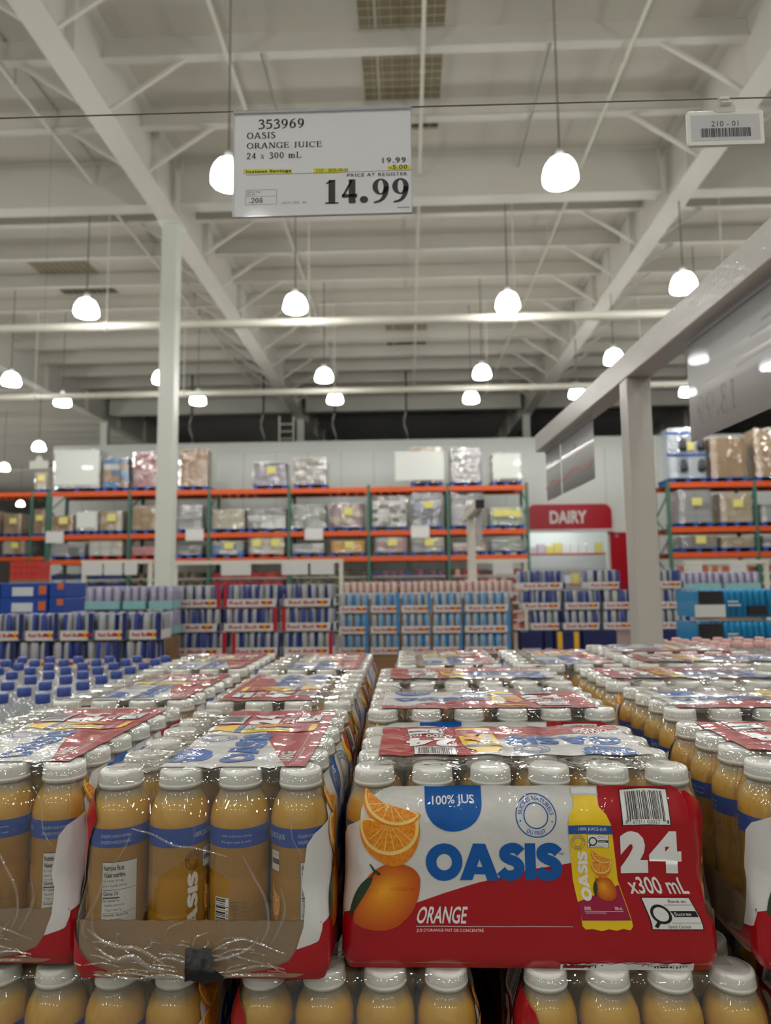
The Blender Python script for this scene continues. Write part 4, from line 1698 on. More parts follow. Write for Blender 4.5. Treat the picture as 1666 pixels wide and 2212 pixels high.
def pallet(x, y, wd, dp, label, mat=None):
    o = empty('wooden_pallet', (x, y, 0))
    mat = mat or m_pal
    n = 7
    for i in range(n):
        yy = -dp / 2 + (i + .5) * dp / n
        MB().box(-wd / 2, wd / 2, yy - dp / n * .38, yy + dp / n * .38, .12, .142).build('board', mat, o)
    for i in range(3):
        xx = -wd / 2 + .05 + i * (wd - .1) / 2
        MB().box(xx - .045, xx + .045, -dp / 2, dp / 2, 0, .12).build('stringer', mat, o)
    tag(o, label, 'pallet')


pallet(.13, 1.36, 1.48, 1.34, 'wooden pallet under the orange juice stack')
zl2 = CZ + ZT2 - HT - .004
base_carton(-.60, .64, .69, 1.06, .142, zl2, 'plain carton block carrying the front juice cases')
base_carton(-.60, .86, 1.17, 2.02, .142, CZ - .186 - HT - .004, 'plain carton block carrying the rear juice cases')

# ---------------------------------------------------------------- water and pink-capped bottles
m_clear = film('clear_bottle', haze=.26, tint=(.95, .97, .98, 1), bump=.25, bscale=70, rough=.05, spec=.06)
m_bluecap = pm('cap_blue', srgb(62, 86, 160), .4, var=.05)
m_pinkcap = pm('cap_pink', srgb(226, 178, 170), .4, var=.05)
m_wlabel = pm('water_label', srgb(176, 196, 216), .4, var=.3, nscale=60, trans=.3)
bp_ = [(0, 0), (.028, 0), (.0315, .006), (.0315, .03), (.030, .035), (.0315, .04), (.0315, .075), (.030, .08), (.0315, .085), (.0315, .13), (.029, .15), (.022, .175), (.0135, .192), (.0125, .2)]
me_wb = MB().lathe(bp_, 16).mesh('water_bottle', m_clear)
me_big = MB().lathe([(r * (1.36 if z < .16 else 1.36 - (z - .16) * 8), z) for r, z in bp_], 18).mesh('water_bottle', m_clear)
me_wc = MB().lathe([(.0140, .196), (.0148, .198), (.0148, .214), (.013, .216), (0, .216)], 16).mesh('cap', m_bluecap)
me_pc = MB().lathe([(.0145, .198), (.015, .2), (.015, .214), (.013, .216), (0, .216)], 16).mesh('cap', m_pinkcap)
me_wl = MB().lathe([(.0434, .060), (.0434, .110)], 18).mesh('label', m_wlabel)


def bottle_case(cx, y0, ztop, label, pink=False, p=.068):
    o = empty('pink_cap_case' if pink else 'water_case', (cx, y0 + (2 if pink else 1.5) * p, CZ + ztop - .22))
    tag(o, label, 'water case' if not pink else 'bottle case', 'cases of clear bottles with pink caps' if pink else 'cases of water bottles with blue caps')
    nx, ny = (6, 4) if pink else (4, 3)
    MB().box(-nx / 2 * p, nx / 2 * p, -ny / 2 * p, ny / 2 * p, 0, .004).build('tray', m_card, o)
    for i in range(nx):
        for j in range(ny):
            b = obj('bottle', me_wb if pink else me_big, o, ((i - nx / 2 + .5) * p, (j - ny / 2 + .5) * p, .004))
            obj('cap', me_pc if pink else me_wc, b)
            if not pink:
                obj('label', me_wl, b)


k = 0
for j, yy in enumerate((1.42, 1.70, 1.98)):
    for i, xx in enumerate((-.815, -1.185)):
        bottle_case(xx, yy, -.225, 'clear water bottles with blue caps in a case, %s row, %s' % (('front', 'middle', 'back')[j], ('beside the juice', 'at the picture edge')[i]), p=.090)
base_carton(-1.46, -.62, 1.39, 2.26, 0, CZ - .225 - .22 - .001, 'plain carton block carrying the water bottles')
bottle_case(.99, 2.13, -.195, 'case of clear bottles with pale pink caps behind the juice, beside the grey post', True)
bottle_case(1.40, 2.13, -.195, 'case of clear bottles with pale pink caps behind the juice, at the right edge', True)
base_carton(.84, 1.61, 2.12, 2.42, 0, CZ - .195 - .22 - .001, 'plain carton block carrying the pink-capped bottles')

# ---------------------------------------------------------------- energy drink packs
m_alu = pm('can_silver', srgb(196, 198, 202), .28, metal=.75, var=.03)
m_canend = pm('can_end', srgb(188, 190, 192), .3, metal=.85, var=.02)


def can_mat(name, blue):
    m = pm(name, srgb(190, 192, 196), .35, metal=.3, var=0)
    nt = m.node_tree
    b = nt.nodes['Principled BSDF']
    tc = nt.nodes.new('ShaderNodeTexCoord')
    sp = nt.nodes.new('ShaderNodeSeparateXYZ')
    nt.links.new(tc.outputs['Object'], sp.inputs[0])
    # two opposite blue quarters, slanted like the can print
    mu = nt.nodes.new('ShaderNodeMath')
    mu.operation = 'MULTIPLY_ADD'
    mu.inputs[1].default_value = .07
    nt.links.new(sp.outputs['Z'], mu.inputs[0])
    nt.links.new(sp.outputs['X'], mu.inputs[2])
    pr = nt.nodes.new('ShaderNodeMath')
    pr.operation = 'MULTIPLY'
    sb = nt.nodes.new('ShaderNodeMath')
    sb.operation = 'SUBTRACT'
    sb.inputs[1].default_value = .0047
    nt.links.new(mu.outputs[0], sb.inputs[0])
    nt.links.new(sb.outputs[0], pr.inputs[0])
    nt.links.new(sp.outputs['Y'], pr.inputs[1])
    gt = nt.nodes.new('ShaderNodeMath')
    gt.operation = 'GREATER_THAN'
    gt.inputs[1].default_value = .00011
    nt.links.new(pr.outputs[0], gt.inputs[0])
    mx = nt.nodes.new('ShaderNodeMix')
    mx.data_type = 'RGBA'
    mx.inputs[6].default_value = srgb(172, 174, 176)
    mx.inputs[7].default_value = blue
    nt.links.new(gt.outputs[0], mx.inputs[0])
    nt.links.new(mx.outputs[2], b.inputs['Base Color'])
    return m


m_can_dark = can_mat('can_blue_silver', srgb(56, 72, 146))
m_can_light = can_mat('can_sky_silver', srgb(104, 160, 208))
m_can_violet = pm('can_violet', srgb(176, 172, 196), .35, metal=.4, var=.35, nscale=40)
m_can_pink = pm('can_pink', srgb(216, 186, 176), .35, metal=.3, var=.2, nscale=40)
m_can_cyan = pm('can_cyan', srgb(34, 150, 206), .3, metal=.2, coat=.4, var=.25, nscale=26)
CH = .134
canp = [(0, .006), (.020, .006), (.022, 0), (.0262, .008), (.0265, .012), (.0265, .118), (.0225, .128), (.0232, .1335), (.0222, .134), (.0212, .130), (0, .130)]
CANS = {k: MB().lathe(canp, 14).mesh('can', m) for k, m in (('dark', m_can_dark), ('light', m_can_light), ('violet', m_can_violet), ('pink', m_can_pink), ('cyan', m_can_cyan))}
m_tray_w = pm('tray_white', srgb(224, 222, 218), .5, var=.04)
m_e_red = pm('energy_red', srgb(190, 24, 40), .4, var=.05)
m_e_yel = pm('energy_yellow', srgb(246, 190, 40), .4, var=.05)
m_e_navy = pm('energy_navy', srgb(34, 44, 104), .4, var=.05)
m_e_sky = pm('energy_sky', srgb(70, 140, 200), .4, var=.05)
m_teal = pm('energy_teal', srgb(150, 204, 206), .4, var=.05)
m_pwrap = film('pack_film', haze=.03, bump=.4, bscale=60, rough=.1)
EN = [m_tray_w, m_e_red, m_e_yel, m_e_navy, m_e_sky]
_PK = {}


def pack_art(wd, style):
    A = Art()
    y0, y1 = .004, .052
    if style in ('dark', 'red', 'light'):
        A.add(fit_text('Red Bull', -wd * .40, wd * .12, .018, .040, .03, 2), 1, 1)
        cx = wd * .27
        A.add(s_disc(cx, .029, .017, n=20), 2, 1)
        for s in (-1, 1):       # two charging bulls, as small red shapes
            A.add(s_poly([(cx + s * .002, .024), (cx + s * .012, .019), (cx + s * .034, .022), (cx + s * .036, .033), (cx + s * .026, .042), (cx + s * .016, .036), (cx + s * .006, .034)]), 1, 2)
        A.add(s_poly([(wd * .43, y0), (wd * .5, y0), (wd * .5, y1), (wd * .45, y1)]), 4 if style == 'light' else 3, 1)
    return A


def energy_pack(x0, x1, ztop, Y, style, label, ny=3, h=.148, red=None):
    wd = x1 - x0
    nx = max(3, round(wd / .0545))
    p = wd / nx
    o = empty('energy_drink_pack', ((x0 + x1) / 2, Y + ny * p / 2, ztop - h))
    tag(o, label, 'drink pack', 'packs of energy drink cans stacked in the middle distance')
    hy = ny * p / 2
    key = (round(wd, 3), style, ny)
    if key not in _PK:
        t = MB()
        hx = wd / 2 - .001
        hh = .052
        for q in ((-hx, hx, -hy, -hy + .002), (-hx, hx, hy - .002, hy), (-hx, -hx + .002, -hy, hy), (hx - .002, hx, -hy, hy)):
            t.box(q[0], q[1], q[2], q[3], .002, hh)
        t.box(-hx, hx, -hy, hy, .001, .004)
        A = pack_art(wd, style)
        _PK[key] = (t.mesh('carton_tray', {'violet': m_teal, 'pink': m_tray_w, 'cyan': m_can_cyan}.get(style, m_tray_w)),
                    A.mesh('tray_print', EN, lambda u, v, l: Vector((u, -hy - .0005 - l * .0004, v))) if A.items else None)
    tm, am = _PK[key]
    tr = obj('carton_tray', tm, o)
    if am:
        obj('tray_print', am, tr)
    cm = CANS['dark' if style == 'red' else style]
    for i in range(nx):
        for j in range(ny):
            c = obj('can', cm, o, (-wd / 2 + (i + .5) * p, -hy + (j + .5) * p, .006))
            c.scale = (p / .0545, p / .0545, 1)
            c.rotation_euler = (0, 0, random.uniform(0, 2 * PI))
    flap = {'dark': m_e_navy, 'light': m_e_sky}.get(style, m_e_red)
    if red:
        for s in red:
            MB().box(s * (wd / 2 - .012) - .012, s * (wd / 2 - .012) + .012, -hy - .0015, -hy + .004, .004, h - .004).build('side_flap', flap, o)
    return o


def energy_row(pxs, ytop, Y, style, label, red=None, ny=3, h=.148):
    for n, (a, b) in enumerate(pxs):
        p0, p1 = at(a, ytop, Y), at(b, ytop, Y)
        energy_pack(p0.x + .004, p1.x - .004, Zr(ytop, Y), Y, style, label % n if '%d' in label else label + ', number %d from the left' % (n + 1), ny, h, red(n) if red else None)


def Zr(py, Y, px=700):
    return at(px, py, Y).z


ORD = ('first', 'second', 'third', 'fourth', 'fifth', 'sixth', 'seventh', 'eighth', 'ninth', 'tenth', 'eleventh', 'twelfth')


def stack(pxrows, ytop, pitch, Y, style, where, h=.148, red=None, ny=3, extra=0.0):
    """rows of packs under each other; pxrows: list of lists of pixel spans; rows share one x grid in metres"""
    zt_ = Zr(ytop, Y)
    for r, spans in enumerate(pxrows):
        for n, (a, b) in enumerate(spans):
            xa2, xb2 = at(a, ytop + r * pitch, Y).x, at(b, ytop + r * pitch, Y).x
            lab = '%s can pack %s, %s row, %s from left' % ({'dark': 'blue and silver', 'red': 'blue and silver', 'light': 'sky blue and silver', 'violet': 'violet', 'pink': 'pink', 'cyan': 'bright blue'}[style], where, ORD[r], ORD[n])
            energy_pack(xa2 + .004, xb2 - .004, zt_ - r * (h + .002), Y, style, lab, ny, h, red(r, n) if red else None)
    zb_ = zt_ - len(pxrows) * (h + .002)
    a = min(s[0] for row in pxrows for s in row)
    b = max(s[1] for row in pxrows for s in row)
    x0, x1 = at(a, ytop, Y).x, at(b, ytop, Y).x
    base_carton(x0 + .01, x1 - .01, Y + .01, Y + .15, 0, zb_ + .001 - extra, 'plain carton block under the drink packs ' + where)


stack([[(-22, 53), (55, 128), (130, 203), (205, 276), (278, 350)], [(-40, 33), (35, 108), (110, 180), (182, 262), (265, 338)]], 1318, 60, 3.7, 'dark', 'over the water bottles', red=lambda r, n: (1,))
stack([[(378, 478), (482, 606), (612, 722)], [(352, 478), (482, 600), (608, 722)], [(350, 490), (500, 607), (612, 720)]], 1259, 51, 4.35, 'red', 'right of the white column',
      red=lambda r, n: ((1,), (-1,), (), (-1,), (1,), (-1,), (1,), (-1,), (1,))[(r * 3 + n) % 9])
stack([[(731, 797), (799, 864), (866, 932), (934, 1000), (1002, 1104)]] * 3, 1281, 43.5, 5.1, 'light', 'in the centre', red=lambda r, n: ((), (1,), (1,), ())[(r + n) % 4])
stack([[(1120, 1222), (1268, 1342), (1400, 1476)], [(1125, 1216), (1218, 1300), (1302, 1376), (1404, 1506)], [(1145, 1212), (1214, 1300), (1302, 1370), (1406, 1506)]], 1236, 42, 5.25, 'dark', 'by the grey post', extra=.151)
stack([[(182, 262), (264, 318), (320, 376)], [(146, 250), (252, 376)]], 1259, 54, 4.15, 'violet', 'left of the white column')
stack([[(742, 860), (862, 990), (992, 1110)]], 1256, 40, 5.6, 'pink', 'behind the sky blue ones')
stack([[(1470, 1560), (1562, 1645)]], 1248, 42, 5.6, 'violet', 'behind the bright blue multipacks', h=.13)

# dark blue cartons with yellow under the right stack
m_navybox = pm('carton_navy', srgb(30, 38, 92), .5, var=.15, nscale=20)
m_bluebox = pm('carton_blue', srgb(26, 74, 166), .45, var=.1, nscale=12)
m_lab = pm('carton_label_pale', srgb(220, 226, 230), .5, var=.05)
m_orange = pm('carton_orange', srgb(224, 110, 40), .5, var=.1)


def carton(x0, x1, z0, z1, Y, dp, mat, label, prints=(), cat='carton', name='drink_carton', grp=None):
    o = empty(name, ((x0 + x1) / 2, Y + dp / 2, z0))
    hx, h = (x1 - x0) / 2, z1 - z0
    bevelled(MB().box(-hx, hx, -dp / 2, dp / 2, 0, h).build('box', mat, o), .006)
    for (a, b, c, d, m) in prints:
        MB().box(-hx + a * 2 * hx, -hx + b * 2 * hx, -dp / 2 - .002, -dp / 2 + .001, c * h, d * h).build('printed_patch', m, o)
    tag(o, label, cat, grp)
    return o


for n, (a, b, kind) in enumerate(((1128, 1178, 0), (1180, 1200, 0), (1202, 1262, 1), (1264, 1340, 0), (1406, 1506, 0))):
    Y = 5.2
    z1 = Zr(1236, 5.25) - 3 * .15
    x0, x1 = at(a, 1380, Y).x, at(b, 1380, Y).x
    carton(x0, x1 - .006, z1 - .149, z1 - .003, Y + .05, .16, m_navybox, 'dark blue drink carton under the right stack, ' + ('first, plain', 'second, narrow', 'third, with yellow bars', 'fourth, next to the grey post', 'fifth, right of the post')[n],
           ((.1, .28, .1, .95, m_e_yel), (.72, .9, .1, .95, m_e_yel)) if kind else ((.05, .9, .05, .12, m_lab),), grp='dark blue drink cartons')

Y = 4.3
for r, (ya, yb) in enumerate(((1252, 1286), (1286, 1321))):
    for n, (a, b) in enumerate(((-75, -2), (0, 104), (106, 140))):
        x0, x1 = at(a, 1280, Y).x, at(b, 1280, Y).x
        pr = ((.26, .70, .15, .72, m_lab), (.82, .97, .25, .8, m_orange)) if n == 1 else ((.55, .95, .55, .95, m_orange),)
        carton(x0, x1 - .004, Zr(yb, Y) + .001, Zr(ya, Y), Y, .3, m_bluebox, 'bright blue drink carton at left, %s row, %s' % (('upper', 'lower')[r], ('cut by the frame', 'with white panel', 'narrow end one')[n]), pr, grp='bright blue cartons at the left')
base_carton(at(-75, 1280, Y).x, at(140, 1280, Y).x, Y + .02, Y + .3, 0, Zr(1321, Y), 'plain carton block under the bright blue cartons')

# bright blue multipacks at the right
Y = 3.7
m_photo = pm('pack_dark_print', srgb(40, 36, 40), .35, coat=.3, var=.5, nscale=14)
for r, (ya, yb) in enumerate(((1271, 1334), (1341, 1404))):
    for n, (a, b) in enumerate(((1508, 1560), (1562, 1654), (1656, 1740))):
        x0, x1 = at(a, ya, Y).x, at(b, ya, Y).x
        z1, z0 = Zr(ya, Y, 1600), Zr(yb, Y, 1600)
        o = empty('blue_multipack', ((x0 + x1) / 2, Y + .15, z0))
        wd, h = x1 - x0, z1 - z0
        nn = max(3, round(wd / .03))
        mb = MB()
        for i in range(nn):
            c = -wd / 2 + (i + .5) * wd / nn
            mb.lathe([(0, 0), (wd / nn * .5, .004), (wd / nn * .52, h - .02), (wd / nn * .35, h - .003), (0, h)], 10, (c, -.15 + wd / nn * .5, 0))
        mb.box(-wd / 2, wd / 2, -.14, .15, 0, h - .012)
        mb.build('printed_wrap', m_can_cyan, o)
        if n == 0:
            MB().box(-wd / 2, wd / 2, -.156, -.15, h * .2, h * .92).build('dark_picture', m_photo, o)
        else:
            MB().box(wd * .05, wd * .48, -.158, -.15, h * .08, h * .4).build('dark_picture', m_photo, o)
            A = Art()
            for q in range(2):
                A.add(s_rect(-wd * .42, -wd * (.18 - .06 * q), h * (.52 - q * .12), h * (.58 - q * .12)), 0, 0)
            obj('pale_print', A.mesh('pale_print', [m_lab], lambda u, v, l: Vector((u, -.160, v))), o)
        tag(o, 'bright blue multipack, %s row, %s' % (('upper', 'lower')[r], ('dark picture on its end', 'next to the dark one', 'cut by the frame')[n]), 'multipack', 'bright blue multipacks at the right edge')
base_carton(at(1508, 1404, Y).x, at(1740, 1404, Y).x, Y + .02, Y + .29, 0, Zr(1404, Y, 1600) , 'plain carton block under the bright blue multipacks')
p = at(1538, 1320, Y - .03)
o = MB().box(-.078, .078, -.0015, .0015, -.032, .032).build('price_card', pm('card_white', srgb(226, 226, 224), .5, var=.02), None, (p.x, Y - .012, p.z))
tag(o, 'small white price card in front of the upper bright blue multipack', 'price card')

# ================================================================== PALLET RACKS
m_up = pm('rack_green', srgb(70, 112, 96), .5, var=.06)
m_beam = pm('rack_orange', srgb(226, 92, 34), .45, var=.05)
m_pblue = pm('pallet_blue', srgb(24, 84, 170), .6, var=.1)
m_pred = pm('pallet_red', srgb(170, 30, 40), .6, var=.1)
m_lwrap = film('stretch_wrap', haze=.07, bump=1.0, bscale=5, rough=.05, stretch=(1, 1, 2), spec=.12, bdist=.02)
m_ylab = pm('label_yellow', srgb(232, 222, 132), .6, var=.03)


def rack(name, ups, beams, Y, dp, label, zmax, skip=()):
    """ups: x of uprights; beams: z of beam middles"""
    o = empty(name, ((ups[0] + ups[-1]) / 2, Y, 0))
    cx = (ups[0] + ups[-1]) / 2
    for x in ups:
        f = MB().box(x - cx - .045, x - cx + .045, 0, .08, 0, zmax).build('upright', m_up, o)
        g = MB().box(x - cx - .045, x - cx + .045, dp - .08, dp, 0, zmax)
        z = .3
        k = 0
        while z < zmax - .6:
            a, b = (.06, dp - .06) if k % 2 == 0 else (dp - .06, .06)
            g.bar((x - cx, a, z), (x - cx, b, z + .6), .03, .03)
            z += .6
            k += 1
        g.build('rear_frame', m_up, f)
        MB().box(x - cx - .09, x - cx + .09, -.03, .12, 0, .012).build('foot_plate', m_up, f)
    for z in beams:
        for a, b in zip(ups, ups[1:]):
            MB().box(a - cx + .045, b - cx - .045, -.01, .05, z - .075, z + .075).build('beam', m_beam, o)
            MB().box(a - cx + .045, b - cx - .045, dp - .05, dp, z - .075, z + .07).build('rear_beam', m_beam, o)
            dk_ = MB()
            n = int((b - a) / .28)
            for i in range(n):
                xx = a - cx + .1 + i * .28
                dk_.box(xx, xx + .2, .05, dp - .05, z + .04, z + .068)
            tag(dk_.build('deck_slats', pm('deck_grey', srgb(120, 118, 112), .6, var=.1), o), kind='stuff')
    tag(o, label, 'pallet rack')
    return o


YR, DR = 21.3, 1.15
ups = [at(px, 1150, YR).x for px in (105, 278, 451, 624, 797, 969, 1141)]
BZ = [at(700, y, YR).z for y in (1208, 1153, 1059)]
rack('pallet_rack', ups, BZ, YR, DR, 'long orange and green pallet rack against the white wall, left of the doorway', BZ[2] + .15)


def load(px0, px1, ytop, level, Y, cols, rows, colours, label, zb=None, yl=0, pmat=None, mess=.1, gloss=True, dp=1.0, inset_y=.03, board=None):
    zb = BZ[level] + .075 if zb is None else zb
    x0, x1 = at(px0, 1100, Y).x, at(px1, 1100, Y).x
    z1 = at((px0 + px1) / 2, ytop, Y + .05).z
    zb += .004
    x0, x1 = x0 + .03, x1 - .03
    allu = ups if Y == YR else ups2 if Y == YR2 else ups3
    mid = (x0 + x1) / 2
    lo_ = [u for u in allu if u < mid]
    hi_ = [u for u in allu if u >= mid]
    if lo_:
        x0 = max(x0, max(lo_) + .10)
    if hi_:
        x1 = min(x1, min(hi_) - .10)
    o = empty('pallet_load', ((x0 + x1) / 2, Y + inset_y + dp / 2, zb))
    wd = x1 - x0
    hx, hy = wd / 2, dp / 2
    pmat = pmat or m_pblue
    pal = MB()
    pal.box(-hx - .03, hx + .03, -hy, hy, .10, .125)
    for k in (-1, 0, 1):
        pal.box(k * (hx - .06) - .06, k * (hx - .06) + .06, -hy, hy, .0, .10)
    pal.build('pallet', pmat, o)
    h = max(.15, z1 - zb - .125)
    mats = []
    for i, c in enumerate(colours):
        mats.append(pm('goods_%d_%d_%d' % c, srgb(*c), .55, var=.12, nscale=7))
    for r in range(rows):
        for c in range(cols):
            a = -hx + wd * c / cols
            b = a + wd / cols
            z0 = .125 + h * r / rows
            z2 = z0 + h / rows
            j = random.uniform(0, mess) * .06
            me_ = MB().box(a + .006, b - .006, -hy + j, hy * .2, z0 + .004, z2 - .004 - (random.random() * mess * .2 if r == rows - 1 else 0))
            me_.build('carton', mats[(r * 7 + c * 3 + random.randint(0, 1)) % len(mats)], o)
    if gloss:
        bw = MB()
        n = 7
        V, F = [], []
        for k in range(n + 1):
            z = .1 + (h + .03) * k / n
            for i in range(24):
                t = 2 * PI * i / 24
                cx_, cy2 = math.cos(t), math.sin(t)
                m_ = max(abs(cx_), abs(cy2))
                q = .012 + random.uniform(0, .02)
                V.append((cx_ / m_ * (hx + q), cy2 / m_ * (hy + q), z))
            # ring of the wrap
        for k in range(n):
            for i in range(24):
                F.append((k * 24 + i, k * 24 + (i + 1) % 24, (k + 1) * 24 + (i + 1) % 24, (k + 1) * 24 + i))
        bw.add(V, F, 0, True)
        bw.build('stretch_wrap', m_lwrap, o)
    for q in range(yl):
        xx = hx * (.1 if yl == 1 else (-.55 + q * 1.1 / max(1, yl - 1)))
        zz = .125 + h * (.62 + .12 * math.sin(q * 3))
        MB().box(xx - .14, xx + .14, -hy - .045, -hy - .035, zz - .1, zz + .12).build('yellow_label', m_ylab, o)
    if board:
        MB().box(-hx + .02, hx - .02, -hy - .04, -hy - .028, .2, h + .1).build('white_board', pm('board_white', srgb(226, 230, 222), .3, var=.02, coat=.3), o)
    tag(o, label, 'pallet load', 'pallet loads on the orange racks')
    return o


Y = YR
TAN, TAN2, GRY, GRY2, WHT, PNK, LIL, BLU, SIL, ORG, CRM, GRN = (176, 142, 102), (160, 122, 84), (150, 150, 152), (120, 124, 128), (218, 218, 212), (190, 130, 134), (150, 142, 156), (90, 140, 190), (176, 176, 180), (222, 166, 60), (206, 194, 168), (164, 178, 160)
load(112, 214, 972, 2, Y, 3, 3, [WHT, (226, 210, 210)], 'big white-fronted load with pinkish top at the left end of the top shelf', board=True)
load(218, 275, 990, 2, Y, 3, 5, [BLU, WHT, (70, 110, 160), TAN], 'mixed blue and white load beside the big white one on the top shelf')
load(283, 345, 977, 2, Y, 4, 6, [PNK, (170, 108, 114), (200, 160, 160)], 'maroon pink load on the top shelf, left of the column')
load(384, 449, 970, 2, Y, 4, 6, [TAN, TAN2], 'tall tan carton load on the top shelf right of the column')
load(545, 621, 998, 2, Y, 5, 5, [LIL, (134, 126, 142)], 'lilac grey load with a yellow label alone on the top shelf', yl=1)
load(633, 706, 988, 2, Y, 5, 6, [(190, 186, 180), (170, 160, 150), WHT], 'speckled pale load on the top shelf, second from the lilac one')
load(888, 960, 966, 2, Y, 3, 4, [TAN, CRM], 'brown load behind a large white board on the top shelf')
load(970, 1044, 967, 2, Y, 2, 7, [SIL, (140, 136, 138), (196, 190, 190)], 'silver wrapped layered load on the top shelf', mess=.5)
load(1064, 1131, 979, 2, Y, 2, 3, [TAN, WHT, (120, 120, 150)], 'brown load with posters at the right end of the top shelf', board=True)
load(108, 160, 1113, 1, Y, 3, 3, [TAN2, (190, 150, 112)], 'brown load with yellow label, left end of the middle shelf', yl=1, dp=.9)
load(163, 212, 1104, 1, Y, 2, 2, [WHT], 'white board load on the middle shelf, left end', board=True, dp=.9)
load(214, 265, 1104, 1, Y, 3, 3, [TAN, CRM], 'tan load with yellow label beside the white board, middle shelf', yl=1, dp=.9)
load(284, 346, 1092, 1, Y, 3, 6, [TAN, (190, 166, 134)], 'layered tan load on the middle shelf left of the column', dp=.9)
load(382, 438, 1089, 1, Y, 1, 4, [GRY, (170, 172, 176)], 'grey layered sacks on the middle shelf right of the column', mess=.8, dp=.9)
load(456, 530, 1100, 1, Y, 4, 4, [CRM, (190, 184, 164)], 'cream load on the middle shelf, third bay', dp=.9)
load(534, 619, 1098, 1, Y, 3, 3, [GRY, WHT, (200, 204, 196)], 'grey and white load on the middle shelf, third bay right', dp=.9)
load(630, 705, 1089, 1, Y, 5, 5, [GRN, (150, 156, 152), SIL], 'grey green load on the middle shelf, fourth bay', dp=.9)
load(712, 786, 1086, 1, Y, 3, 5, [(170, 140, 140), (150, 118, 120), CRM], 'pinkish layered load with yellow label, middle shelf', yl=1, dp=.9)
load(802, 880, 1072, 1, Y, 6, 7, [WHT, (120, 122, 116), (210, 210, 200)], 'white and grey chequered load on the middle shelf', dp=.9)
load(888, 958, 1064, 1, Y, 3, 5, [(130, 140, 160), SIL, GRY2], 'blue grey load with yellow label under the white board, middle shelf', yl=1, dp=.9)
load(971, 1046, 1064, 1, Y, 2, 6, [SIL, (150, 148, 150)], 'silver wrapped load on the middle shelf behind the small sign stand', mess=.5, dp=.9)
load(1056, 1135, 1094, 1, Y, 4, 3, [GRN, (140, 160, 146), WHT], 'greenish load with three yellow labels, right end of the middle shelf', yl=3, dp=.9)
low = [(110, 187, 1173, 2, 3, [GRY2, SIL], 0, 'grey bags load, left end of the lowest shelf'), (192, 267, 1167, 3, 2, [WHT, CRM], 0, 'white carton load on the lowest shelf, red pallet'),
       (283, 345, 1181, 2, 2, [(226, 140, 150), PNK], 0, 'low pink load on the lowest shelf'), (382, 438, 1178, 2, 2, [GRY, GRY2], 0, 'low grey load on the lowest shelf beside the column'),
       (452, 528, 1169, 4, 3, [WHT, BLU, SIL], 1, 'white and blue load with yellow label on the lowest shelf'), (537, 615, 1161, 3, 2, [WHT, CRM], 2, 'white carton load with two yellow labels on the lowest shelf'),
       (630, 701, 1174, 3, 2, [SIL, WHT], 0, 'silvery low load on the lowest shelf, fourth bay'), (713, 789, 1168, 3, 2, [ORG, (236, 190, 90)], 1, 'orange yellow load on the lowest shelf'),
       (808, 880, 1160, 3, 3, [(190, 150, 150), SIL], 1, 'pinkish silver load with yellow label on the lowest shelf, fifth bay'), (886, 960, 1161, 3, 3, [GRY, CRM], 1, 'grey load with yellow label on the lowest shelf, fifth bay'),
       (975, 1050, 1172, 3, 2, [(210, 160, 160), WHT], 0, 'pale pink low load on the lowest shelf, sixth bay'), (1057, 1137, 1166, 4, 3, [GRY, SIL, GRN], 0, 'grey green low load, right end of the lowest shelf')]
for n, (a, b, yt, c, r, cl, yl, lb) in enumerate(low):
    load(a, b, yt, 0, Y, c, r, cl, lb, yl=yl, pmat=m_pred if n in (1, 2, 5) else m_pblue, dp=.9)
for px, py, lb in ((117, 1160, 'white price card on the rack beam at its left end'), (420, 1155, 'white price card on the rack beam right of the column'), (678, 1153, 'white price card on the rack beam in the middle'), (908, 1149, 'white price card on the rack beam under the chequered load')):
    p = at(px, py, YR - .05)
    o = MB().box(-.28, .28, -.01, .01, -.18, .18).build('price_card', MATS['card_white'], None, (p.x, YR - .025, p.z))
    tag(o, lb, 'price card', 'price cards on the far rack')
o = MB().box(-.75, .75, -.02, .02, -.46, .44).build('white_board', pm('board_white', srgb(226, 230, 222), .3, var=.02, coat=.3), None, (at(906, 1006, YR).x, YR - .04, at(906, 1006, YR).z))
tag(o, 'large blank white board propped on the top shelf before a brown load', 'board')

# goods on the floor level of the rack, rows of small packets
GC = [[(40, 60, 120), (60, 60, 70), (30, 40, 90)], [(70, 62, 50), (120, 100, 70), (50, 44, 40)], [(150, 40, 44), (176, 60, 50), (120, 40, 40)], [(96, 90, 70), (120, 120, 90), (70, 66, 54)],
      [(60, 70, 110), (130, 80, 90), (90, 60, 70)], [(150, 60, 60), (200, 150, 140), (90, 60, 50)]]
for b in range(6):
    xa2, xb2 = ups[b] + .08, ups[b + 1] - .08
    cols = [pm('packet_%d_%d_%d' % c, srgb(*c), .5, var=.2, nscale=9) for c in GC[b]]
    o = empty('goods_bay', ((xa2 + xb2) / 2, YR + .1, 0))
    wd = xb2 - xa2
    for lv in range(7):
        z0 = .1 + lv * .27
        MB().box(-wd / 2, wd / 2, -.02, .8, z0 - .02, z0).build('shelf', m_steel, o)
        g = MB()
        x = -wd / 2
        while x < wd / 2 - .1:
            ww = random.uniform(.1, .15)
            g.box(x, x + ww - .015, 0, .5, z0, z0 + random.uniform(.15, .2), random.randint(0, 2))
            x += ww
        tag(g.build('packet_row', cols, o), kind='stuff')
    tag(o, 'shelves of small packets under the rack, %s bay from the left' % ORD[b], 'shelf unit', 'bays of packets under the long rack')

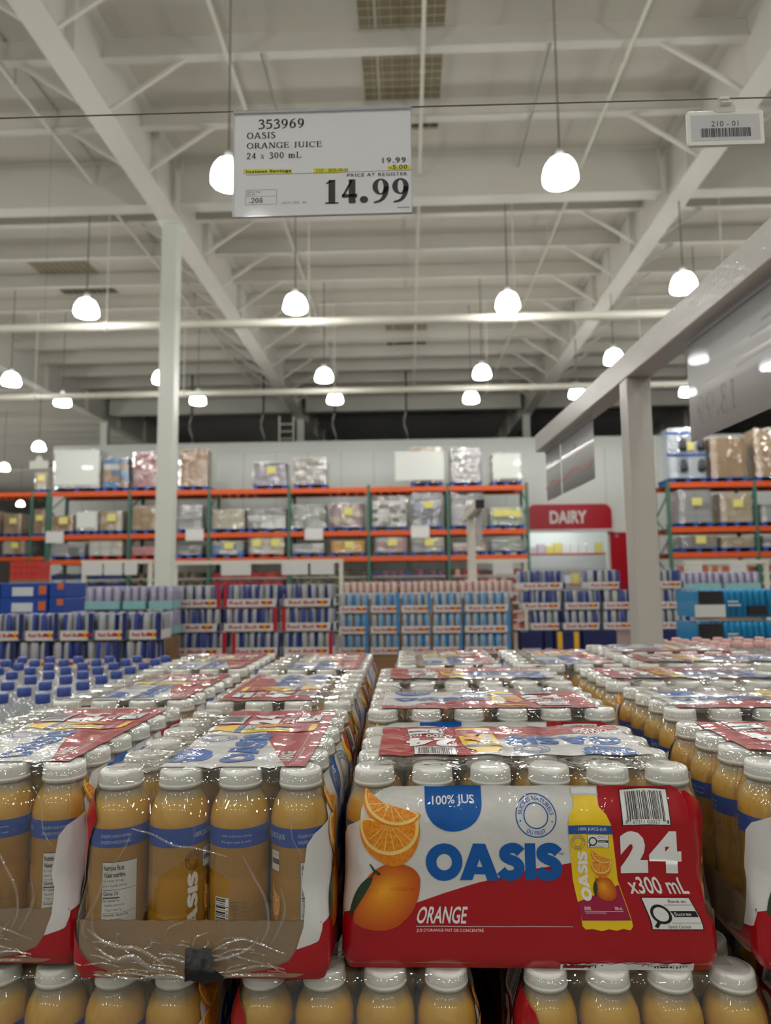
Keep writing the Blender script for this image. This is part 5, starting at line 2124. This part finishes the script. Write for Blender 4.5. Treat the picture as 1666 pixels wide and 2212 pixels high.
# right-hand rack
YR2 = 19.6
ups2 = [at(px, 1100, YR2).x for px in (1446, 1634, 1822)]
BZ2 = [at(1560, y, YR2).z for y in (1198, 1143, 1046)]
rack('pallet_rack', ups2, BZ2, YR2, 1.15, 'orange and green pallet rack at the right edge', BZ2[2] + .12)
for a, b, yt, lv, c, r, cl, yl, lb in ((1441, 1533, 924, 2, 2, 2, [(210, 222, 232), (196, 210, 222)], 1, 'tall white and blue appliance load with dark pictures, top of the right rack'),
                                       (1541, 1623, 945, 2, 2, 2, [TAN, (170, 134, 96)], 0, 'large brown carton load, top of the right rack'), (1627, 1720, 925, 2, 2, 2, [(190, 156, 108), TAN], 0, 'brown carton load cut by the frame, top of the right rack'),
                                       (1466, 1540, 1058, 1, 2, 5, [SIL, GRY], 1, 'silver wrapped load on the middle shelf of the right rack'), (1556, 1630, 1064, 1, 4, 5, [(200, 180, 150), CRM], 1, 'cream carton load with yellow label, middle of the right rack'),
                                       (1644, 1720, 1088, 1, 3, 4, [GRY, SIL], 0, 'grey load cut by the frame, middle of the right rack'),
                                       (1466, 1548, 1157, 0, 3, 3, [(170, 150, 134), GRY], 1, 'brown grey low load with yellow label, right rack'), (1554, 1630, 1159, 0, 3, 3, [(186, 166, 134), CRM], 0, 'tan low load, lowest shelf of the right rack'),
                                       (1644, 1720, 1156, 0, 3, 3, [GRY2, SIL], 0, 'grey low load cut by the frame, right rack')):
    o = load(a, b, yt, lv, YR2, c, r, cl, lb, zb=BZ2[lv] + .075, yl=yl)
    if lv == 2 and a == 1441:
        dk2 = pm('picture_dark', srgb(52, 54, 62), .4, var=.3)
        wd = at(b, 1000, YR2).x - at(a, 1000, YR2).x
        for i in range(2):
            for j in range(2):
                x = -.12 + i * .5
                z = .3 + j * .6
                MB().lathe([(0, 0), (.09, .0), (.11, .08), (.08, .28), (.05, .35), (0, .36)], 12, (x, -.54, z)).build('printed_picture', dk2, o)
            MB().box(-wd / 2, wd / 2, -.55, -.545, .74 + i * .62, .80 + i * .62).build('blue_stripe', m_bluebox, o)
for b in range(2):
    o = empty('goods_bay', ((ups2[b] + ups2[b + 1]) / 2, YR2 + .1, 0))
    wd = ups2[b + 1] - ups2[b] - .16
    cols = [pm('packet_%d_%d_%d' % c, srgb(*c), .5, var=.2, nscale=9) for c in ([(190, 110, 80), (150, 70, 60), (210, 190, 170)], [(80, 130, 70), (60, 100, 60), (180, 90, 70)])[b]]
    for lv in range(7):
        z0 = .1 + lv * .27
        MB().box(-wd / 2, wd / 2, -.02, .8, z0 - .02, z0).build('shelf', m_steel, o)
        g = MB()
        x = -wd / 2
        while x < wd / 2 - .1:
            ww = random.uniform(.1, .15)
            g.box(x, x + ww - .015, 0, .5, z0, z0 + random.uniform(.15, .2), random.randint(0, 2))
            x += ww
        tag(g.build('packet_row', cols, o), kind='stuff')
    tag(o, 'shelves of small packets under the right rack, ' + ('bay of orange packets', 'bay of green packets')[b], 'shelf unit')

# rack farther back at the left edge
YR3 = 27.0
ups3 = [at(px, 1150, YR3).x for px in (-150, -42, 66, 100)]
BZ3 = [at(50, y, YR3).z for y in (1207, 1163, 1068)]
rack('pallet_rack', ups3, BZ3, YR3, 1.1, 'dim pallet rack farther back at the left edge', BZ3[2] + .1)
for a, b, yt, lv, c, r, cl, lb in ((66, 108, 1020, 2, 3, 4, [(200, 186, 168), CRM], 'cream load on top of the dim rear rack'), (8, 48, 1110, 1, 2, 3, [TAN, TAN2], 'tan load in the dim rear rack at the left edge'),
                                   (68, 100, 1100, 1, 2, 3, [(170, 130, 100), TAN2], 'brown load in the dim rear rack beside the long rack'), (8, 58, 1168, 0, 2, 2, [TAN, CRM], 'low tan load in the dim rear rack'),
                                   (-60, 0, 1105, 1, 2, 3, [GRY, TAN], 'grey load in the dim rear rack cut by the frame')):
    load(a, b, yt, lv, YR3, c, r, cl, lb, zb=BZ3[lv] + .075, yl=1, dp=.9)
Y = 12.0
o = empty('red_carton_display', (at(66, 1230, Y).x, Y, 0))
for r in range(3):
    for c in range(5):
        MB().box(-.25 + c * .1, -.155 + c * .1, -.2, .2, Zr(1252, Y, 66) + r * .105, Zr(1252, Y, 66) + r * .105 + .1).build('red_carton', pm('carton_red', srgb(206, 60, 56), .5, var=.1), o)
MB().box(-.25, .25, -.2, .2, 0, Zr(1252, Y, 66)).build('stand', m_carton_base, o)
tag(o, 'stack of small red cartons above the blue ones at the left edge', 'carton stack')

# inside the dairy doorway
xs0, xs1 = xd0 + .1, xd1 - .1
o = empty('dairy_shelving', ((xs0 + xs1) / 2, YW + 2.6, 0))
wd = xs1 - xs0 + 1.4
for z in [.05, .5, .95, 1.4, at(1230, 1196, YW + 2.6).z]:
    MB().box(-wd / 2, wd / 2, -.3, .4, z - .05, z).build('shelf', pm('shelf_red_orange', srgb(196, 70, 60), .5, var=.05), o)
tag(o, 'shelves seen through the dairy doorway', 'shelf unit')
for n in range(22):
    lv = n % 2
    z = (at(1230, 1196, YW + 2.6).z, 1.4)[lv]
    x = xs0 - .3 + (n // 2) * .31
    c = random.choice([(222, 224, 236), (150, 170, 214), (236, 232, 226), (206, 190, 200), (230, 214, 120)])
    oo = carton(x, x + .29, z + .004, z + .004 + random.uniform(.25, .42), YW + 2.32, .4, pm('dairy_%d_%d_%d' % c, srgb(*c), .4, var=.1), 'small carton on the %s dairy shelf, %s from its left end' % (('upper', 'lower')[lv], ORD[n // 2]), (), 'carton', 'dairy_carton', 'cartons on the dairy shelves')

# ================================================================== SIGNS, RAILS
m_card_p = pm('sign_card', srgb(244, 245, 248), .5, var=.01)
m_ink = pm('ink_black', srgb(38, 40, 44), .6, var=0)
m_hi = pm('highlighter', srgb(238, 232, 60), .6, var=0)
m_acr = film('acrylic_sleeve', haze=.01, bump=.05, bscale=12, rough=.05, spec=.004, tint=(1, 1, 1, 1))
m_acr_e = pm('acrylic_edge', srgb(206, 210, 216), .15, coat=.6, var=0, trans=.35)
m_grey = pm('rail_grey', srgb(196, 192, 184), .3, coat=.35, var=.03, nscale=8, bump=.5, bscale=90)
YS = .95
# wire along which the tags hang, tilted as the photo shows
wp = [at(px, py, YS) for px, py in ((-260, 263), (503, 241), (889, 231), (1566, 213), (1800, 208))]
wp[-1] = at(1800, 207, YS)
xrail = .735
end = wp[-2] + (wp[-1] - wp[-2]) * ((xrail - .02 - wp[-2].x) / (wp[-1].x - wp[-2].x))
wire_pts = wp[:-1] + [end]
o = MB().tube(wire_pts, .0011, 8).build('sign_wire', pm('wire_twisted', srgb(116, 112, 100), .4, metal=.6, var=.5, nscale=400))
tag(o, 'thin twisted steel wire carrying the price sign and the small tag', 'wire')

c0, c1, c2, c3 = at(504, 471, YS), at(891, 461, YS), at(889, 236, YS), at(503, 242, YS)
W0 = ((c1 - c0).length + (c2 - c3).length) / 2
H0 = ((c3 - c0).length + (c2 - c1).length) / 2
root = empty('price_sign', (c0 + c1 + c2 + c3) / 4)
ang = math.atan2(c1.z - c0.z, c1.x - c0.x) * .85
root.rotation_euler = (0, -ang, 0)


def sg(px, py):                       # crop pixels of the sign close-up to metres on the card
    u = (px - 50 - (py - 170) / 900 * -6) / 1540.0
    v = (py - 160 + (px - 50) * .0215) / 905.0
    return (u - .5) * W0, (.5 - v) * H0


MB().box(-W0 / 2 + .0012, W0 / 2 - .0012, -.0006, .0006, -H0 / 2 + .0012, H0 / 2 - .002).build('printed_card', m_card_p, root)
sl = MB().box(-W0 / 2, W0 / 2, -.0022, -.0016, -H0 / 2, H0 / 2).build('clear_sleeve', m_acr, root)
ed = MB()
ed.box(-W0 / 2, -W0 / 2 + .0013, -.0024, .002, -H0 / 2, H0 / 2)
ed.box(W0 / 2 - .0008, W0 / 2, -.0024, .002, -H0 / 2, H0 / 2)
ed.box(-W0 / 2, W0 / 2, -.0024, .002, -H0 / 2, -H0 / 2 + .001)
ed.box(-W0 / 2, W0 / 2, -.0035, .0032, H0 / 2 - .0025, H0 / 2 + .001)
ed.build('sleeve_rim', m_acr_e, root)
A = Art()


def sgr(x0, x1, y0, y1):
    a, b = sg(x0, y1), sg(x1, y0)
    return a[0], b[0], a[1], b[1]


def sser(body, x0, x1, ytop, ybase, mi=0, lay=2, w_=.14, h_=.072, gap=.12):
    a = sgr(x0, x1, ytop, ybase)
    A.add(fit_serif(body, a[0], a[1], a[2], a[3], w_, h_, gap), mi, lay)


def ssan(body, x0, x1, ytop, ybase, bold=0.006, lay=2, space=1.0):
    a = sgr(x0, x1, ytop, ybase)
    A.add(fit_text(body, a[0], a[1], a[2], a[3], bold, 3, space), 0, lay)


A.add(s_poly([sg(140, 648), sg(558, 652), sg(556, 688), sg(140, 690)]), 1, 0)
A.add(s_poly([sg(745, 646), sg(1040, 648), sg(1040, 670), sg(950, 690), sg(745, 690)]), 1, 0)
A.add(s_poly([sg(1375, 628), sg(1572, 624), sg(1574, 664), sg(1380, 664)]), 1, 0)
sser('353969', 268, 664, 213, 302)
sser('OASIS', 168, 416, 330, 388)
sser('ORANGE JUICE', 168, 820, 412, 474, gap=.1)
sser('24 x 300 mL', 166, 640, 502, 564, gap=.14)
ssan('19.99', 1336, 1536, 556, 606, .006, 2, 1.15)
ssan('-5.00', 1396, 1546, 620, 660, .006, 2, 1.1)
ssan('Instant Savings', 164, 552, 654, 690, .028, 2, 1.1)
sser('EXP.', 766, 840, 653, 678, w_=.11)
sser('2026-08-16', 870, 1038, 648, 676, w_=.11)
A.add(s_stroke([sg(164, 702), sg(1582, 666)], .0004), 0, 1)
ssan('PRICE AT REGISTER', 1032, 1546, 684, 722, .004, 2, 1.12)
sser('14.99', 842, 1556, 734, 950, w_=.235, h_=.055, gap=.10)
for a, b in (((158, 832), (426, 826)), ((158, 957), (426, 950)), ((158, 887), (426, 880)), ((158, 832), (158, 957)), ((426, 826), (426, 950))):
    A.add(s_stroke([sg(*a), sg(*b)], .0003), 0, 1)
sser('PRICE PER', 168, 288, 842, 856, w_=.1)
sser('100 ML', 168, 246, 862, 876, w_=.1)
sser('.208', 188, 306, 896, 942)
sser('+ECO FEE .48', 470, 678, 928, 950, w_=.1, h_=.06, gap=.16)
ssan('2026/08/03', 1456, 1558, 978, 990)
obj('printing', A.mesh('printing', [m_ink, m_hi], lambda u, v, l: Vector((u, -.0008 - l * .0002, v))), root)
tag(root, 'white price sign for orange juice reading 14.99, hanging on the wire', 'price sign')

# shelf tag 210 - 01
t0, t1, t2, t3 = at(1484, 320, YS), at(1649, 313, YS), at(1651, 237, YS), at(1482, 243, YS)
TW, TH = ((t1 - t0).length + (t2 - t3).length) / 2, ((t3 - t0).length + (t2 - t1).length) / 2
root = empty('location_tag', (t0 + t1 + t2 + t3) / 4)
root.rotation_euler = (0, -ang, 0)
m_plw = pm('tag_plastic', srgb(238, 238, 228), .3, coat=.3, var=.02)
A = Art()
A.add(s_rrect(-TW / 2, TW / 2, -TH / 2, TH / 2, .006), 0, 0)
bd = MB()
pts = s_rrect(-TW / 2, TW / 2, -TH / 2, TH / 2, .006)[0]
n = len(pts)
bd.add([(x, -.0015, z) for x, z in pts] + [(x, .0015, z) for x, z in pts], [tuple(range(n)), tuple(reversed(range(n, 2 * n)))] + [(i, i + n, (i + 1) % n + n, (i + 1) % n) for i in range(n)])
body = bd.build('tag_frame', m_plw, root)
bevelled(body, .0006, 2)
MB().box(-TW / 2 + .006, TW / 2 - .006, -.0019, -.0014, -TH / 2 + .0085, TH / 2 - .0065).build('paper_insert', pm('tag_paper', srgb(206, 205, 206), .5, var=.01), root)
A = Art()
A.add(fit_text('210 - 01', -TW * .18, TW * .17, TH * .045, TH * .20, 0, 3, 1.05), 0, 0)
A.add(s_barcode(-TW * .32, TW * .32, -TH * .25, TH * .0, 40, 8), 0, 0)
obj('printing', A.mesh('printing', [m_ink], lambda u, v, l: Vector((u, -.0021, v))), root)
MB().box(-TW / 2 + .003, TW / 2 - .003, -.003, -.0014, -TH / 2 + .001, -TH / 2 + .006).build('lower_lip', m_plw, root)
cl = MB()
out = smooth_poly([(-.013, TH / 2 - .002), (-.0125, TH / 2 + .008), (-.008, TH / 2 + .013), (-.008, TH / 2 + .020), (.008, TH / 2 + .020), (.008, TH / 2 + .014), (.0135, TH / 2 + .009), (.015, TH / 2 - .002)], 3)
n = len(out)
cl.add([(x, -.0025, z) for x, z in out] + [(x, .0025, z) for x, z in out], [tuple(range(n)), tuple(reversed(range(n, 2 * n)))] + [(i, i + n, (i + 1) % n + n, (i + 1) % n) for i in range(n)])
clip_ = cl.build('clear_clip', pm('clip_clear', srgb(226, 226, 216), .2, coat=.5, var=.05, trans=.45), root)
MB().tube([(-.007, -.004, TH / 2 + .009), (.008, -.004, TH / 2 + .0095)], .0035, 10).build('clip_roll', pm('clip_roll', srgb(240, 240, 236), .15, coat=.6, var=0, trans=.3), clip_)
MB().box(-.0065, .0065, -.0042, .0042, TH / 2 + .016, TH / 2 + .0195).build('clip_hook', pm('clip_hook', srgb(236, 236, 230), .2, coat=.5, var=0), clip_)
tag(root, 'small white framed shelf tag reading 210 - 01 with a bar code, clipped on the wire', 'tag')

# grey sign rail with its post
zr0 = at(1345, 762, 2.2).z
PA, PB = at(1345, 825, 2.17), at(1158, 975, 3.38)
rw = .075
# the rail runs away from the viewer; its lower left edge passes through these two points
dirr = (PB - PA).normalized()
dirr.z *= .0
dirr.normalize()
zlow = (PA.z + PB.z) / 2
near = PA - dirr * ((PA.y - .55) / dirr.y)
far = PB
root = empty('sign_rail', (PA.x + rw / 2, PA.y, 0))
org = Vector((PA.x + rw / 2, PA.y, 0))
nrm = Vector((dirr.y, -dirr.x, 0))
a = Vector((near.x, near.y, zlow + rw * .55)) + nrm * rw / 2 - org
b = Vector((far.x, far.y, zlow + rw * .55)) + nrm * rw / 2 - org
bevelled(MB().bar(a, b, rw, rw * 1.1).build('rail', m_grey, root), .004, 3)
bevelled(MB().bar(b, b + dirr * .006, rw * 1.02, rw * 1.12).build('end_cap', m_grey, root), .003)
bevelled(MB().box(-rw / 2, rw / 2, -rw / 2, rw / 2, 0, zlow).build('post', m_grey, root), .004, 3)
MB().box(-.055, .055, -.055, .055, 0, .008).build('foot_plate', m_grey, root)
tag(root, 'pale grey square-tube rail on a post, running back at the right', 'sign rail')
m_sheet = film('clear_sheet', haze=.82, tint=(.9, .89, .92, 1), bump=.12, bscale=7, rough=.16, spec=.02, transl=.3, gain=.45)
m_ghost = pm('ghost_print', srgb(120, 118, 126), .5, var=0, trans=.78)
m_ghost_o = pm('ghost_print_orange', srgb(214, 140, 110), .5, var=0, trans=.35)


def hanging_sheet(y0, y1, ht, label, art=None, mats=None, name='clear_hanging_sign', off=.0):
    p0 = near + dirr * ((y0 - near.y) / dirr.y) + nrm * (rw * .5 + off)
    p1 = near + dirr * ((y1 - near.y) / dirr.y) + nrm * (rw * .5 + off)
    zt2 = zlow - .012
    o = empty(name, (p0.x, p0.y, zt2 - ht))
    L = (p1 - p0).length
    V, F = [], []
    n = 14
    for i in range(n + 1):
        q = (p1 - p0) * (i / n)
        bow = .004 * math.sin(PI * i / n)
        V += [(q.x + nrm.x * bow, q.y, 0), (q.x, q.y, ht), (q.x + nrm.x * (bow + .0012), q.y, 0), (q.x + nrm.x * .0012, q.y, ht)]
    for i in range(n):
        k = 4 * i
        F += [(k, k + 4, k + 5, k + 1), (k + 2, k + 3, k + 7, k + 6), (k, k + 2, k + 6, k + 4), (k + 1, k + 5, k + 7, k + 3)]
    MB().add(V, F, 0, True).build('sheet', m_sheet, o)
    d = (p1 - p0) / L
    e = MB()
    e.bar((0, 0, ht), (d.x * L, d.y * L, ht), .006, .012)
    e.build('top_strip', m_acr_e, o)
    if art:
        obj('printing_from_behind', art.mesh('printing', mats, lambda u, v, l: Vector((d.x * u + nrm.x * (-.003 + .004 * math.sin(PI * u / L)), d.y * u, v))), o)
    tag(o, label, 'hanging sign')


A = Art()                               # seen from the back: mirrored
s = serif_text('13.99', .07, .2, .06, 'l')
A.add(([(.37 + x * .95, .035 + y) for x, y in s[0]], s[1]), 0, 0)
A.add(s_move(s_rect(-.3, .0, 0, .004), .36, .125), 0, 0)
for k in range(3):
    A.add(s_rect(.05, .30 - .05 * k, .17 + .02 * k, .178 + .02 * k), 0, 0)
hanging_sheet(1.20, 1.80, .262, 'clear hanging sign at the right edge with faint mirrored figures, nearest on the rail', A, [m_ghost])
for y0_, y1_, lb in ((2.60, 3.06, 'clear hanging sign on the far half of the rail, nearer of two'), (3.08, 3.34, 'clear hanging sign at the very end of the rail')):
    A = Art()
    L = y1_ - y0_
    A.add(s_stroke([(L * i / 12 * .98 + .005, .07 + .012 * math.sin(i * .7 + y0_)) for i in range(13)], .010), 1, 0)
    A.add(s_rect(L * .5, L * .6, .16, .185), 0, 0)
    hanging_sheet(y0_, y1_, .235, lb, A, [m_ghost, m_ghost_o])

# smaller sign stand farther on
Y = 7.4
p = at(1017, 1120, Y)
root = empty('sign_stand', (p.x, Y, 0))
zs = at(1017, 1118, Y).z
MB().box(-.04, .04, -.04, .04, 0, zs).build('post', m_pipe, root)
MB().box(-.04, .04, -.95, .6, zs, zs + .08).build('rail', m_pipe, root)
MB().box(-.041, .041, -.962, -.95, zs - .001, zs + .081).build('black_end_cap', m_print_k, root)
MB().box(-.1, .1, -.1, .1, 0, .01).build('foot_plate', m_pipe, root)
tag(root, 'small pale sign stand with a black rail end in front of the rack', 'sign stand')
o = MB().box(-.004, .004, -.8, -.25, zs - .31, zs - .006).build('small_hanging_card', pm('card_grey', srgb(190, 186, 186), .4, var=.15, nscale=6), None, (p.x + .03, Y, 0))
tag(o, 'greyish card hanging under the small sign stand', 'hanging sign')

# pale rails with price cards in front of the far shelves
Y = 9.0
for n, (xa3, xb3, yy, cards, lb) in enumerate(((375, 742, 1214, ((478, 545), (608, 668), (670, 724)), 'white rail with price cards right of the column'),
                                               (178, 330, 1214, ((180, 225), (226, 268), (270, 300)), 'white rail with price cards left of the column'),
                                               (1020, 1140, 1212, ((1062, 1110),), 'white rail with one price card near the doorway'),
                                               (1478, 1660, 1214, ((1484, 1516), (1572, 1612)), 'white rail with price cards under the right rack'))):
    x0, x1, z = at(xa3, yy, Y).x, at(xb3, yy, Y).x, at((xa3 + xb3) / 2, yy, Y).z
    root = empty('price_rail', (x0, Y, 0))
    MB().box(0, x1 - x0, -.025, .025, z - .025, z + .025).build('rail', m_pipe, root)
    for x in (.03, x1 - x0 - .03):
        MB().box(x - .025, x + .025, -.02, .02, 0, z - .02).build('post', m_pipe, root)
    tag(root, lb, 'price rail')
    for k, (a, b) in enumerate(cards):
        xx0, xx1 = at(a, yy, Y).x, at(b, yy, Y).x
        o = MB().box(-(xx1 - xx0) / 2 + .01, (xx1 - xx0) / 2 - .01, -.004, .004, -.16, 0).build('price_card', MATS['card_white'], None, ((xx0 + xx1) / 2, Y - .03, z - .01))
        tag(o, 'white price card on the ' + lb.split(' with')[0] + ('', ' left')[0] + lb.split('cards')[-1].split('card')[-1] + ', ' + ORD[k] + ' from the left', 'price card', 'price cards on the pale rails')

# white tag hanging far left
p = at(84, 1004, 10.0)
root = empty('location_tag', (p.x, 10.0, p.z))
bevelled(MB().box(-.14, .14, -.006, .006, -.06, .06).build('tag_frame', m_plw, root), .003)
MB().add([(-.06, -.004, .06), (.06, -.004, .06), (.02, -.004, .14), (-.02, -.004, .14), (-.06, .004, .06), (.06, .004, .06), (.02, .004, .14), (-.02, .004, .14)], [(0, 1, 2, 3), (7, 6, 5, 4), (0, 4, 5, 1), (1, 5, 6, 2), (2, 6, 7, 3), (3, 7, 4, 0)]).build('clip', m_plw, root)
MB().tube([(0, 0, .13), (0, 0, ZC - p.z)], .002, 5).build('hanging_wire', m_cord, root)
tag(root, 'blank white tag hanging in the air at the left above the far rack', 'tag')

# ================================================================== TORN FILM, TAPE (parts of the two front cases)
def ribbon_mesh(name, paths, mat):
    """wrinkled strips of film; path points are (e, v, out) on a short end"""
    mb = MB()
    for pts, wd in paths:
        pts = smooth_line(pts, 5) if len(pts[0]) == 2 else pts
        n = len(pts)
        V, F = [], []
        for i, p_ in enumerate(pts):
            a, b = pts[max(0, i - 1)], pts[min(n - 1, i + 1)]
            dx, dy = b[0] - a[0], b[1] - a[1]
            l = math.hypot(dx, dy) or 1
            wv = wd * (.3 + .7 * math.sin(PI * (i + .5) / n)) * .42
            for s in (-1, -.3, .3, 1):
                e, v = p_[0] - dy / l * wv * s, p_[1] + dx / l * wv * s
                out = .0022 + .0018 * (1 - abs(s)) + .0012 * noise.noise((e * 120, v * 120, s))
                x = LX / 2 + .0032 + out
                V.append((x, e, max(.001, v)))
        for i in range(n - 1):
            for k in range(3):
                q = 4 * i + k
                F.append((q, q + 1, q + 5, q + 4))
        mb.add(V, F, 0, True)
    return mb.mesh(name, mat)


def EV(px, py):
    return ((px - 462) / 2130.0, (2097 - py) / 2290.0)


strips = [([(318, 1790), (300, 1830), (268, 1880), (245, 1940), (222, 1985), (232, 2010)], .006), ([(318, 1778), (360, 1790), (410, 1815), (452, 1820), (520, 1838)], .006),
          ([(552, 1835), (575, 1880), (600, 1930), (606, 1985), (590, 2020)], .007), ([(590, 2000), (560, 2035), (500, 2055), (440, 2060), (400, 2050), (370, 2060)], .008),
          ([(232, 1990), (262, 2015), (300, 2030), (335, 2032), (372, 2050), (392, 2062)], .009), ([(250, 2030), (290, 2055), (330, 2050), (360, 2070), (420, 2078)], .012),
          ([(270, 2085), (330, 2095), (400, 2088), (460, 2096), (540, 2086), (620, 2085)], .010), ([(470, 2084), (530, 2078), (590, 2066), (640, 2072)], .006),
          ([(632, 1905), (640, 1950), (628, 1990), (612, 2020)], .006), ([(600, 2060), (560, 2052), (530, 2040)], .004), ([(240, 1960), (246, 2000), (275, 2020)], .005),
          ([(640, 2040), (560, 2012), (520, 2020), (480, 2042)], .005), ([(628, 1700), (650, 1745), (655, 1800), (676, 1835)], .004)]
rr_ = random.Random(5)
more = []
for _ in range(46):
    x, y = rr_.uniform(225, 640), rr_.uniform(2000, 2098)
    a = rr_.gauss(.1, .7)
    l = rr_.uniform(14, 46)
    more.append(([(x, y), (x + l * math.cos(a), y + l * math.sin(a) * .6 + rr_.uniform(-5, 5)), (x + 2 * l * math.cos(a + .3), y + 2 * l * math.sin(a + .3) * .5)], rr_.uniform(.0006, .003)))
more = [m_ for m_ in more if all(p_[1] < 2103 and 200 < p_[0] < 668 for p_ in m_[0]) and not (400 < m_[0][0][0] < 500 and m_[0][0][1] > 2050)]
me_rib = ribbon_mesh('torn_film_strip', [([EV(*p_) for p_ in pts], wd * .55) for pts, wd in strips] + [([EV(*p_) for p_ in pts], wd) for pts, wd in more], m_torn)
for o in [o for o in COL.objects if o.get('category') == 'juice case' and 'torn kraft tray' in o['label'] or 'nutrition panel showing' in o.get('label', '')]:
    obj('torn_film', me_rib, o)
    if 'taped' in o['label'] or 'tape' in o['label']:
        t = MB()
        V, F = [], []
        a0, a1 = EV(438, 2105)[0], EV(492, 2105)[0]
        rows = [(.0015, .0045, .004), (.0062, .0045, .009), (.0120, .0062, .006), (.0135, .0048, 0), (.0300, .0036, .0), (.0305, .0030, 0)]
        for v, out, ex in rows:
            for k in range(7):
                e = a0 + (a1 + ex - a0) * k / 6 + (.004 if v < .012 else 0) * k / 6
                V.append((LX / 2 + .0052 + out + .0006 * math.sin(k * 2.3 + v * 900), e, v + .0008 * math.sin(k * 1.7)))
        for r in range(len(rows) - 1):
            for k in range(6):
                q = r * 7 + k
                F.append((q, q + 1, q + 8, q + 7))
        t.add(V, F, 0, True)
        t.build('black_tape', m_tape, o)
